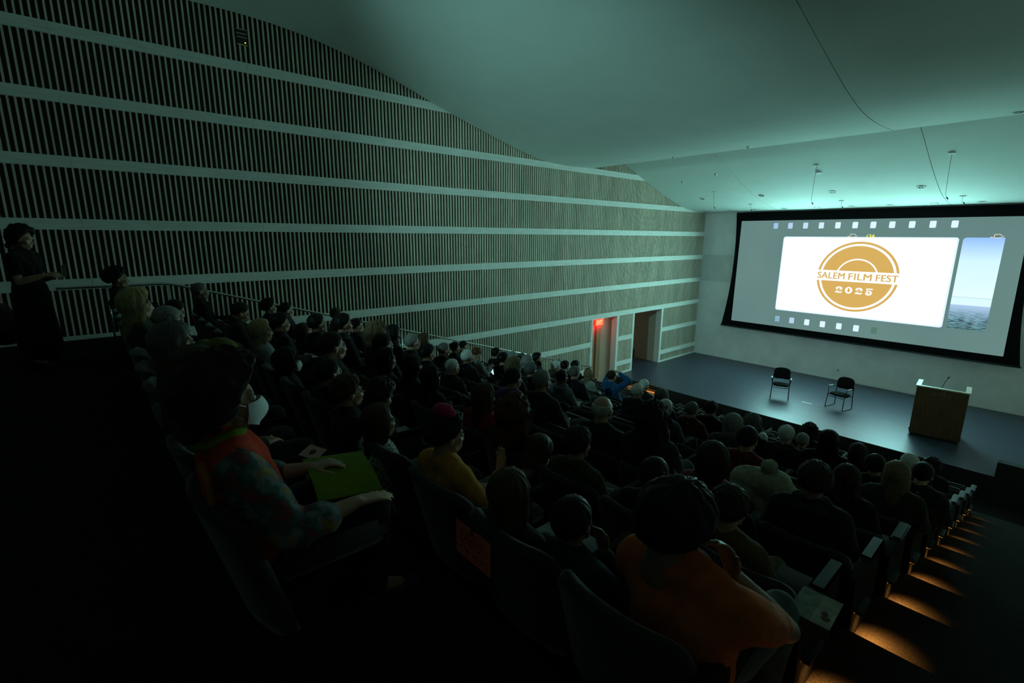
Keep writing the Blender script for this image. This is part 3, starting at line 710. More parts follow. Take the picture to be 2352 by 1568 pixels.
POSES = {
 'lap': dict(R=LAPR, L=LAPL),
 'rest': dict(R=RESTR, L=RESTL, hpitch=-2),
 'lapturn': dict(R=LAPR, L=RESTL, hyaw=-24, hpitch=2),
 'chin': dict(R=arm((.235, .40, .60), (.085, .33, .86), (-.35, .05, .9), (0, .8, .3), 1.0), L=LAPL, hyaw=8, hpitch=6),
 'cross': dict(R=arm((.24, .28, .60), (-.03, .42, .70), (-1, .1, .05), (0, 1, .2), .3), L=arm((-.24, .28, .60), (.03, .45, .66), (1, .05, .05), (0, 1, .2), .3), hpitch=-3),
 'phone': dict(R=arm((.22, .30, .62), (.06, .47, .72), (-.35, .6, .5), (.3, -.3, .9), .8), L=arm((-.22, .30, .62), (-.04, .46, .70), (.45, .6, .5), (0, -.3, .9), .8), hpitch=-30),
 'low': dict(head=(0, .25, 1.0), R=LAPR, L=LAPL, hpitch=-25),
 'up': dict(head=(0, .2, 1.035), R=arm((.34, .34, .985), (.12, .285, 1.115), (-.9, .0, .35), (0, 0, 1), .5), L=arm((-.28, .38, .93), (-.10, .31, 1.10), (.9, 0, .4), (0, 0, 1), .5), hpitch=2),
 'maskw': dict(R=arm((.285, .30, .60), (.27, .545, .615), (-.08, 1, -.12), (0, 0, 1), .22), L=arm((-.235, .27, .60), (-.10, .50, .63), (.35, .9, .15), (0, 0, 1), .6), hyaw=-8, hpitch=-4, chest=(0, .21, .74)),
 'bigman': dict(pelvis=(0, .27, .49), waist=(.01, .27, .60), chest=(.03, .25, .73), sh=(.185, .25, .80), neck=(.0, .24, .875), head=(-.01, .225, 1.0), knee=(.16, .70, .53),
              R=arm((.235, .56, .585), (.12, .36, .83), (-.3, -.1, .9), (.3, .9, .3), 1.0), L=arm((-.26, .38, .60), (-.14, .58, .57), (.5, .8, -.1), (0, 0, 1), .4), hyaw=-12, hroll=8, hpitch=-4),
 'yellow': dict(R=arm((.27, .30, .60), (.12, .50, .74), (-.2, .35, .9), (.0, .9, .2), .25), L=LAPL, hyaw=-14, hpitch=-5),
 'stand': dict(pelvis=(0, 0, .92), waist=(0, -.01, 1.06), chest=(0, -.01, 1.24), sh=(.165, -.01, 1.33), neck=(0, 0, 1.42), head=(0, .025, 1.55), knee=(.09, .03, .49), ankle=(.10, -.01, .09),
              R=arm((.22, .04, 1.06), (.16, .27, 1.13), (-.2, .95, .1), (.6, 0, .8), .7), L=arm((-.2, .03, 1.06), (-.05, .24, 1.10), (.5, .8, .1), (0, 0, 1), .7), hpitch=-12),
}
def headM(p):
    h = Vector(p['head'])
    return Matrix.Translation(h) @ Matrix.Rotation(R(p['hyaw']), 4, 'Z') @ Matrix.Rotation(R(p['hpitch']), 4, 'X') @ Matrix.Rotation(R(p['hroll']), 4, 'Y')
def torso(mb, p, g=0.):
    V = Vector; pe, wa, ch, nk = V(p['pelvis']), V(p['waist']), V(p['chest']), V(p['neck']); sx, sy, sz = p['sh']
    for s in (-1, 1):
        o = V((s*.065, 0, 0)); mb.cap(pe+o, wa+o*.9, .105+g, .098+g); mb.cap(wa+o*.9, ch+o, .098+g, .102+g)
        S = V((ch.x+s*sx, sy, sz)); mb.cap(ch+o*1.1, S-V((s*.02, 0, .0)), .10+g, .062+g); mb.cap(nk-V((0, 0, .02)), S-V((s*.025, 0, -.005)), .052+g, .050+g)
    mb.cap(ch+V((0, .02, .04)), nk, .085+g, .058+g*.5)
def shoulder(p, s): sx, sy, sz = p['sh']; return Vector((p['chest'][0]+s*sx, sy, sz))
def limbs(mb, p, g=0., which='arms', t1=1.):
    for s, k_ in ((1, 'R'), (-1, 'L')):
        if which == 'arms':
            a = p[k_]; S, E_, W_ = shoulder(p, s), Vector(a['el']), Vector(a['wr'])
            mb.cap(S, S.lerp(E_, min(1, t1)), .053+g, (.053+(.040-.053)*min(1, t1))+g)
            if t1 >= 1: 
                mb.cap(E_, E_.lerp(W_, .4), .040+g, .040+g*.9); mb.cap(E_.lerp(W_, .4), E_.lerp(W_, .93 if g else 1), .040+g*.9, .026+g*.8)
        else:
            pe = Vector(p['pelvis']); K = Vector(p['knee']); A = Vector(p['ankle']); K.x *= s; A.x *= s
            H_ = pe+Vector((s*.085, .01, -.02)); mb.cap(H_, K, .085+g, .058+g); mb.cap(K, K.lerp(A, .35), .056+g, .055+g); mb.cap(K.lerp(A, .35), A, .055+g, .036+g*1.3)
PM = {}
def pose_meshes(k_, sleeve='long', vox=.0085):
    key = (k_, sleeve)
    if key in PM: return PM[key]
    p = dict(BASE); p.update(POSES[k_]); hm = headM(p)
    bkey = (k_, 'body')
    if bkey not in PM:
        mb = MB(); torso(mb, p, -.014); limbs(mb, p); limbs(mb, p, 0, 'legs'); head_parts(mb, hm)
        nk = Vector(p['neck']); mb.cap(nk-Vector((0, 0, .05)), hm @ Vector((0, -.02, -.08)), .058, .052)
        for s, q in ((1, 'R'), (-1, 'L')):
            a = p[q]; hand_parts(mb, a['wr'], a['hd'], a['hn'], a['cu'], s)
            A = Vector(p['ankle']); A.x *= s; mb.cap(A, A+Vector((0, .12, -.05)), .034, .024)
        PM[bkey] = remesh(mb, 'body', vox, 2, .4)
        mb = MB(); limbs(mb, p, .014, 'legs'); pe = Vector(p['pelvis'])
        for s in (-1, 1): mb.cap(pe+Vector((s*.065, 0, 0)), pe+Vector((s*.06, -.005, .07)), .118, .112)
        PM[k_, 'trousers'] = remesh(mb, 'trousers', .016, 3, .5, .007, 8)
    mb = MB(); torso(mb, p, .016)
    limbs(mb, p, .016, 'arms', {'long': 1., 'short': .55, 'none': .05}[sleeve])
    nk = Vector(p['neck'])
    c0 = hm @ Vector((0, -.03, -.145)); c0 = nk.lerp(c0, .35)
    for i in range(14):
        a, b = 2*math.pi*i/14, 2*math.pi*(i+1)/14
        mb.cap(c0+Vector((.062*math.cos(a), .06*math.sin(a), -.004*math.sin(a))), c0+Vector((.062*math.cos(b), .06*math.sin(b), -.004*math.sin(b))), .017)
    top = remesh(mb, 'top', .014, 2, .5, .009, 9)
    PM[key] = (PM[bkey], top, PM[k_, 'trousers'], hm, p); return PM[key]
def shoe_mesh():
    mb = MB(); mb.cap((0, -.04, .05), (0, .03, .045), .042, .04); mb.cap((0, .0, .036), (0, .14, .028), .038, .033); mb.ell((0, .16, .026), (.042, .055, .026)); mb.box(-.035, .035, -.07, .19, -.004, .012)
    return remesh(mb, 'shoe', .01, 2)
ME_shoe = shoe_mesh()
# ---- hair
def hair_mesh(style, seed=0):
    rnd = random.Random(seed*7+len(style)*13); A, N, Mn = 56, 14, 10
    H = [(0, 50), (30, 54), (55, 76), (75, 96), (90, 102), (110, 118), (140, 128), (180, 132)]
    th, gro, cur, drop, wid, dmin, t_in = .016, .004, 0, 0, 0, 70, 180
    if style == 'short': th, gro = .012, .004
    if style == 'buzz': th, gro = .006, .002
    if style == 'thick': th, gro, cur = .024, .006, .008
    if style == 'curly': th, gro, cur, drop, wid = .036, .004, .022, .05, .01
    if style == 'bigcurly': th, gro, cur, drop, wid = .040, .006, .024, .20, .035
    if style == 'bob': th, gro, drop, wid = .020, .006, .10, .012
    if style == 'long': th, gro, drop, wid = .018, .007, .26, .010
    if style == 'longwavy': th, gro, cur, drop, wid = .024, .008, .014, .24, .02
    if style == 'up': th, gro = .016, .006
    if style == 'fringe': th, gro = .003, .001
    mb = MB(); cols = []
    for i in range(A):
        a = 2*math.pi*i/A; ad = abs(math.degrees(a) if a <= math.pi else 360-math.degrees(a))
        h = float(np.interp(ad, [q[0] for q in H], [q[1] for q in H]))
        if style == 'fringe': t0 = 76+10*math.cos(a)
        else: t0 = 0
        if style == 'fringe' and ad < 62: h = t0+2
        outer, inner = [], []
        dr = drop if ad > dmin else 0
        if style in ('long', 'longwavy', 'bigcurly', 'bob'): dr = drop*min(1, max(0, (ad-dmin+14)/26))
        for n_ in range(N+1):
            t = R(t0+(h-t0)*n_/N); d_ = Vector((math.sin(t)*math.sin(a), math.sin(t)*math.cos(a), math.cos(t)))
            edge = min(1, (N-n_)/2.5) if not dr else 1
            if style == 'fringe': edge = min(edge, n_/2.)
            e_ = Vector((.078*d_.x, .096*d_.y, .094*d_.z))+Vector((0, -.014, .022))
            tt = th*(.35+.65*edge)
            g = gro*min(1, 1.4*math.sin(t))*noise.noise(Vector((math.sin(a)*9+seed, math.cos(a)*9, t*1.5)))+gro*.6*math.sin(a*26+3*math.sin(a*5+seed))*math.sin(t)
            if cur: g += cur*noise.noise(Vector((d_.x*4.5+seed, d_.y*4.5, d_.z*4.5)))+cur*.5*noise.noise(Vector((d_.x*13+seed, d_.y*13, d_.z*13)))
            outer.append(e_+d_*(tt+g*edge)); inner.append(e_-d_*.006)
        lo, li = outer[-1].copy(), inner[-1].copy(); out = Vector((math.sin(a), math.cos(a), 0))
        for n_ in range(1, Mn+1):
            f = n_/Mn
            if dr > .002:
                o_ = lo+Vector((0, 0, -dr*f))+out*(wid*math.sin(f*2.2)+(cur*.9*noise.noise(Vector((out.x*5+seed, out.y*5, f*7))) if cur else gro*math.sin(a*26+f*2))-.022*f*f)
                o_ += Vector((0, -.012*f, 0))
                outer.append(o_); inner.append(li.lerp(lo, .35*(1-f)+.9*f if f > .8 else .2)+Vector((0, -.012*f, -dr*f*.97))+out*(-.022*f*f))
            else: outer.append(lo.lerp(li, .3*f)); inner.append(li.copy()+(lo-li)*.0)
        cols.append((outer, inner))
    V = [([mb.bm.verts.new(p) for p in o_], [mb.bm.verts.new(p) for p in i_]) for o_, i_ in cols]
    F = mb.bm.faces.new; L_ = N+Mn+1
    for i in range(A):
        j = (i+1) % A
        for k_ in range(L_-1):
            F([V[i][0][k_], V[j][0][k_], V[j][0][k_+1], V[i][0][k_+1]]); F([V[i][1][k_], V[i][1][k_+1], V[j][1][k_+1], V[j][1][k_]])
        F([V[i][0][-1], V[j][0][-1], V[j][1][-1], V[i][1][-1]])
        if style == 'fringe': F([V[i][0][0], V[i][1][0], V[j][1][0], V[j][0][0]])
    if style == 'up':
        mb.ell((0, -.085, .085), (.045, .045, .04), 16); mb.cap((0, -.07, .06), (0, -.085, .085), .03)
    bmesh.ops.remove_doubles(mb.bm, verts=mb.bm.verts, dist=.0004)
    # loose strands that catch the light
    ns = {'buzz': 0, 'short': 90, 'fringe': 160, 'thick': 160, 'up': 120}.get(style, 260)
    for _ in range(ns):
        i = rnd.randrange(A); o_ = cols[i][0]; k_ = rnd.randrange(1, len(o_)-3); p0 = o_[k_].copy(); c_ = Vector((0, -.014, .022)); d_ = (p0-c_).normalized()
        ln = rnd.uniform(.006, .017)*(1.7 if cur else 1); tang = (o_[k_+1]-o_[k_]); tang = tang.normalized() if tang.length > 1e-4 else Vector((0, 0, -1))
        q = [p0-d_*.003, p0+d_*ln*.35+tang*ln*.5+Vector((rnd.uniform(-.4, .4)*ln, rnd.uniform(-.4, .4)*ln, 0)), p0+d_*ln*(.5 if not cur else .7)+tang*ln*1.2+Vector((rnd.uniform(-.6, .6)*ln, rnd.uniform(-.6, .6)*ln, 0))]
        mb.tube(q, .0007, 3, rs=[.0006, .0005, .0002], cap=False)
    return mb.mesh('hair_'+style, smooth=True)
HM = {}
def get_hair(style, seed):
    k_ = (style, seed % 2)
    if k_ not in HM: HM[k_] = hair_mesh(style, seed % 2)
    return HM[k_]
HC = dict(K=(.007, .006, .006), D=(.022, .014, .009), B=(.065, .038, .020), L=(.34, .26, .13), O=(.20, .14, .07), G=(.22, .21, .20), W=(.55, .55, .53), A=(.085, .030, .014), S=(.10, .095, .09))
def hairmat(c): 
    m = mat('hair_'+c, HC[c], .5, spec=.14, noise_amt=.3, scale=40, stretch=(3, 3, .6)); m.node_tree.nodes['Principled BSDF'].inputs['Sheen Weight'].default_value = .04; return m
SKIN = [(.40, .22, .15), (.33, .18, .12), (.22, .12, .08), (.09, .05, .032), (.48, .29, .21)]
def skinmat(i):
    m = mat('skin_%d' % i, SKIN[i], .5, noise_amt=.06, scale=30); return m
def cloth(c, pat=None):
    nm = 'cloth_%s_%s' % ('_'.join('%d' % (v*255) for v in c), pat or 'plain')
    if nm in MC: return MC[nm]
    if pat == 'floral':
        m = mat(nm, c, .85); nt = m.node_tree; b = nt.nodes['Principled BSDF']; tc = nt.nodes['Texture Coordinate']
        n = nt.nodes.new('ShaderNodeTexNoise'); n.inputs['Scale'].default_value = 14; n.inputs['Detail'].default_value = 2; r = nt.nodes.new('ShaderNodeValToRGB'); r.color_ramp.interpolation = 'LINEAR'
        el = r.color_ramp.elements; el[0].position = .30; el[0].color = (.015, .02, .03, 1); el[1].position = .72; el[1].color = (.24, .20, .05, 1)
        for p_, c_ in ((.42, (.20, .02, .025)), (.47, (.02, .04, .06)), (.54, (.03, .10, .07)), (.60, (.16, .14, .20)), (.65, (.22, .11, .03))): q = el.new(p_); q.color = (*c_, 1)
        nt.links.new(tc.outputs['Object'], n.inputs[0]); nt.links.new(n.outputs['Fac'], r.inputs[0]); nt.links.new(r.outputs[0], b.inputs['Base Color']); return m
    if pat in ('dots', 'stripes'):
        m = mat(nm, c, .85); nt = m.node_tree; b = nt.nodes['Principled BSDF']; tc = nt.nodes['Texture Coordinate']
        if pat == 'dots':
            n = nt.nodes.new('ShaderNodeTexVoronoi'); n.inputs['Scale'].default_value = 42; out = n.outputs['Distance']
        else:
            n = nt.nodes.new('ShaderNodeTexWave'); n.bands_direction = 'Z'; n.inputs['Scale'].default_value = 14; out = n.outputs['Fac']
        r = nt.nodes.new('ShaderNodeValToRGB'); r.color_ramp.interpolation = 'CONSTANT'; r.color_ramp.elements[0].color = (.02, .02, .02, 1); r.color_ramp.elements[1].color = (*c, 1); r.color_ramp.elements[1].position = .38 if pat == 'dots' else .5
        nt.links.new(tc.outputs['Object'], n.inputs['Vector']); nt.links.new(out, r.inputs[0]); nt.links.new(r.outputs[0], b.inputs['Base Color']); return m
    c = tuple(v*.5 for v in c)
    m = mat(nm, c, .9, spec=.08, noise_amt=.16, scale=25, bump=.12, bscale=250)
    m.node_tree.nodes['Principled BSDF'].inputs['Sheen Weight'].default_value = .1
    return m
ME_eye = MB().ell((0, 0, 0), .0115, 14).mesh('eye', smooth=True)
M_eye = mat('eye_white', (.5, .5, .48), .25)
ME_glass = (lambda mb: mb)(MB())
for s in (-1, 1):
    pts = [(s*.033+.024*math.cos(a), .105, .004+.018*math.sin(a)) for a in np.linspace(0, 2*math.pi, 17)]
    ME_glass.tube(pts, .0022, 6, cap=False).tube([(s*.057, .104, .008), (s*.080, .07, .01), (s*.083, 0, .004)], .002, 6)
ME_glass = ME_glass.tube([(-.009, .106, .008), (0, .109, .012), (.009, .106, .008)], .002, 6).mesh('glasses', smooth=True)
def mask_mesh():
    mb = MB(); n, m_ = 12, 8; G = []
    for lay, d_ in ((0, 0), (1, -.003)):
        g = []
        for i in range(n+1):
            a = (i/n-.5)*2.2
            row = []
            for k_ in range(m_+1):
                v = k_/m_; z = .0-.115*v; bul = 1+.25*math.sin(math.pi*v); fold = .028*(1-abs(i/n-.5)*2)*(math.sin(math.pi*min(1, v*1.1)))
                row.append(mb.bm.verts.new((.066*math.sin(a)*bul*.92, .018+.083*math.cos(a)*(1-.12*v)+fold+d_+.012, z*(1-.35*abs(i/n-.5)*2)-.012*abs(i/n-.5)*2)))
            g.append(row)
        G.append(g)
    F = mb.bm.faces.new
    for i in range(n):
        for k_ in range(m_):
            F([G[0][i][k_], G[0][i+1][k_], G[0][i+1][k_+1], G[0][i][k_+1]]); F([G[1][i][k_], G[1][i][k_+1], G[1][i+1][k_+1], G[1][i+1][k_]])
    for s in (-1, 1): mb.tube([(s*.062, .055, -.02), (s*.08, .02, 0), (s*.086, -.008, .01)], .0015, 5).tube([(s*.058, .05, -.07), (s*.078, .01, -.035), (s*.084, -.012, -.02)], .0015, 5)
    return mb.mesh('face_mask', smooth=True)
ME_mask = mask_mesh()
def collar_mesh(r, t, z0=-.13):
    mb = MB()
    for i in range(16):
        a, b = 2*math.pi*i/16, 2*math.pi*(i+1)/16; f = lambda q: (r*math.cos(q), -.03+r*.95*math.sin(q), z0+.012*math.sin(q))
        mb.cap(f(a), f(b), t*(1+.2*math.sin(a*3)), t*(1+.2*math.sin(b*3)))
    return remesh(mb, 'scarf', .01, 3, .5, .004, 14)
TRO = [(.02, .022, .03), (.015, .015, .016), (.03, .032, .05), (.045, .04, .035)]
def person(key, j, X, Y, Z, style, hc, tc, pose='lap', look='', label=None, skin=0, rot=None, pat=None, sleeve='long', tro=None, extras='', hs=1., s=None, grp=None):
    body, top, trou, hm, p = pose_meshes(pose, sleeve)
    zf = rowZ(j); h = Z-zf; hz = p['head'][2]
    if s is None: s = min(1.03, max(.86, h/hz))
    if rot is None: rot = R(random.Random(hash_(key)).uniform(-6, 6))-.35*math.atan((X+4.5)/(18-Y))*-1
    hx, hy = p['head'][0], p['head'][1]
    ox = (math.cos(rot)*hx-math.sin(rot)*hy)*s; oy = (math.sin(rot)*hx+math.cos(rot)*hy)*s
    root = thing('person', label, 'person', (X-ox, Y-oy, Z-hz*s), rot, grp, s)
    obj('body', body, skinmat(skin), root, perobj=True)
    t_ = obj('top', top, cloth(tc, pat), root, perobj=True)
    obj('trousers', trou, cloth(tro or TRO[hash_(key) % 4]), root, perobj=True)
    for sd in (-1, 1):
        obj('shoe', ME_shoe, mat('shoe_black', (.02, .02, .02), .5) if 'tan' not in extras else mat('shoe_tan', (.45, .35, .25), .6), root, (sd*p['ankle'][0], p['ankle'][1]+.02, p['ankle'][2]-.105), perobj=True)
    if style != 'none':
        o = obj('hair', get_hair(style, hash_(key)), hairmat(hc), root, perobj=True)
        o.matrix_local = hm @ Matrix.Scale(hs, 4); hair_o = o
    def put(nm, me, m, extra=Matrix.Identity(4)):
        o = obj(nm, me, m, root, perobj=True); o.matrix_local = hm @ extra
        if nm in ('hair_bow', 'headband') and style != 'none': o.parent = hair_o; o.matrix_local = Matrix.Identity(4)
        return o
    if 'e' in extras.split():
        for sd in (-1, 1): put('eye', ME_eye, M_eye, Matrix.Translation((sd*.031, .080, .002)))
    if 'glasses' in extras: put('glasses', ME_glass, M_plastic)
    if 'mask' in extras: put('face_mask', ME_mask, mat('mask_white', (.78, .8, .84), .8))
    if 'scarf' in extras: put('scarf', SCARF, cloth((.30, .42, .02)))
    if 'hood' in extras: put('hood', HOOD, cloth(tc))
    if 'pinkbow' in extras:
        mb = MB(); mb.ell((0, -.03, .135), (.06, .05, .034), 18).ell((.03, -.02, .13), (.045, .04, .03), 14); put('hair_bow', remesh(mb, 'hair_bow', .006, 2, .5, .006, 30), cloth((.75, .03, .20)))
    if 'headband' in extras:
        mb = MB(); mb.tube([(.1*math.cos(a), .012+.01*math.sin(a), .018+.105*math.sin(a)) for a in np.linspace(-.2, math.pi+.2, 25)], .006, 8); put('headband', mb.mesh('headband', smooth=True), cloth((.35, .25, .2)))
    if 'headglass' in extras: put('glasses', ME_glass, M_plastic, Matrix.Translation((0, -.06, .085)) @ Matrix.Rotation(R(55), 4, 'X'))
    if 'beard' in extras:
        mb = MB(); mb.cap((-.05, .035, -.06), (0, .07, -.105), .022).cap((.05, .035, -.06), (0, .07, -.105), .022).ell((0, .066, -.1), (.035, .03, .03)); put('beard', remesh(mb, 'beard', .008, 1, .5, .004, 40), hairmat('K'))
    return root
def hash_(k_): return sum(ord(c)*(i+3) for i, c in enumerate(k_))
SCARF = collar_mesh(.075, .026, -.135); HOOD = collar_mesh(.09, .034, -.15)
DK, NV, BK, GY = (.025, .026, .028), (.018, .022, .04), (.012, .012, .013), (.09, .095, .10)
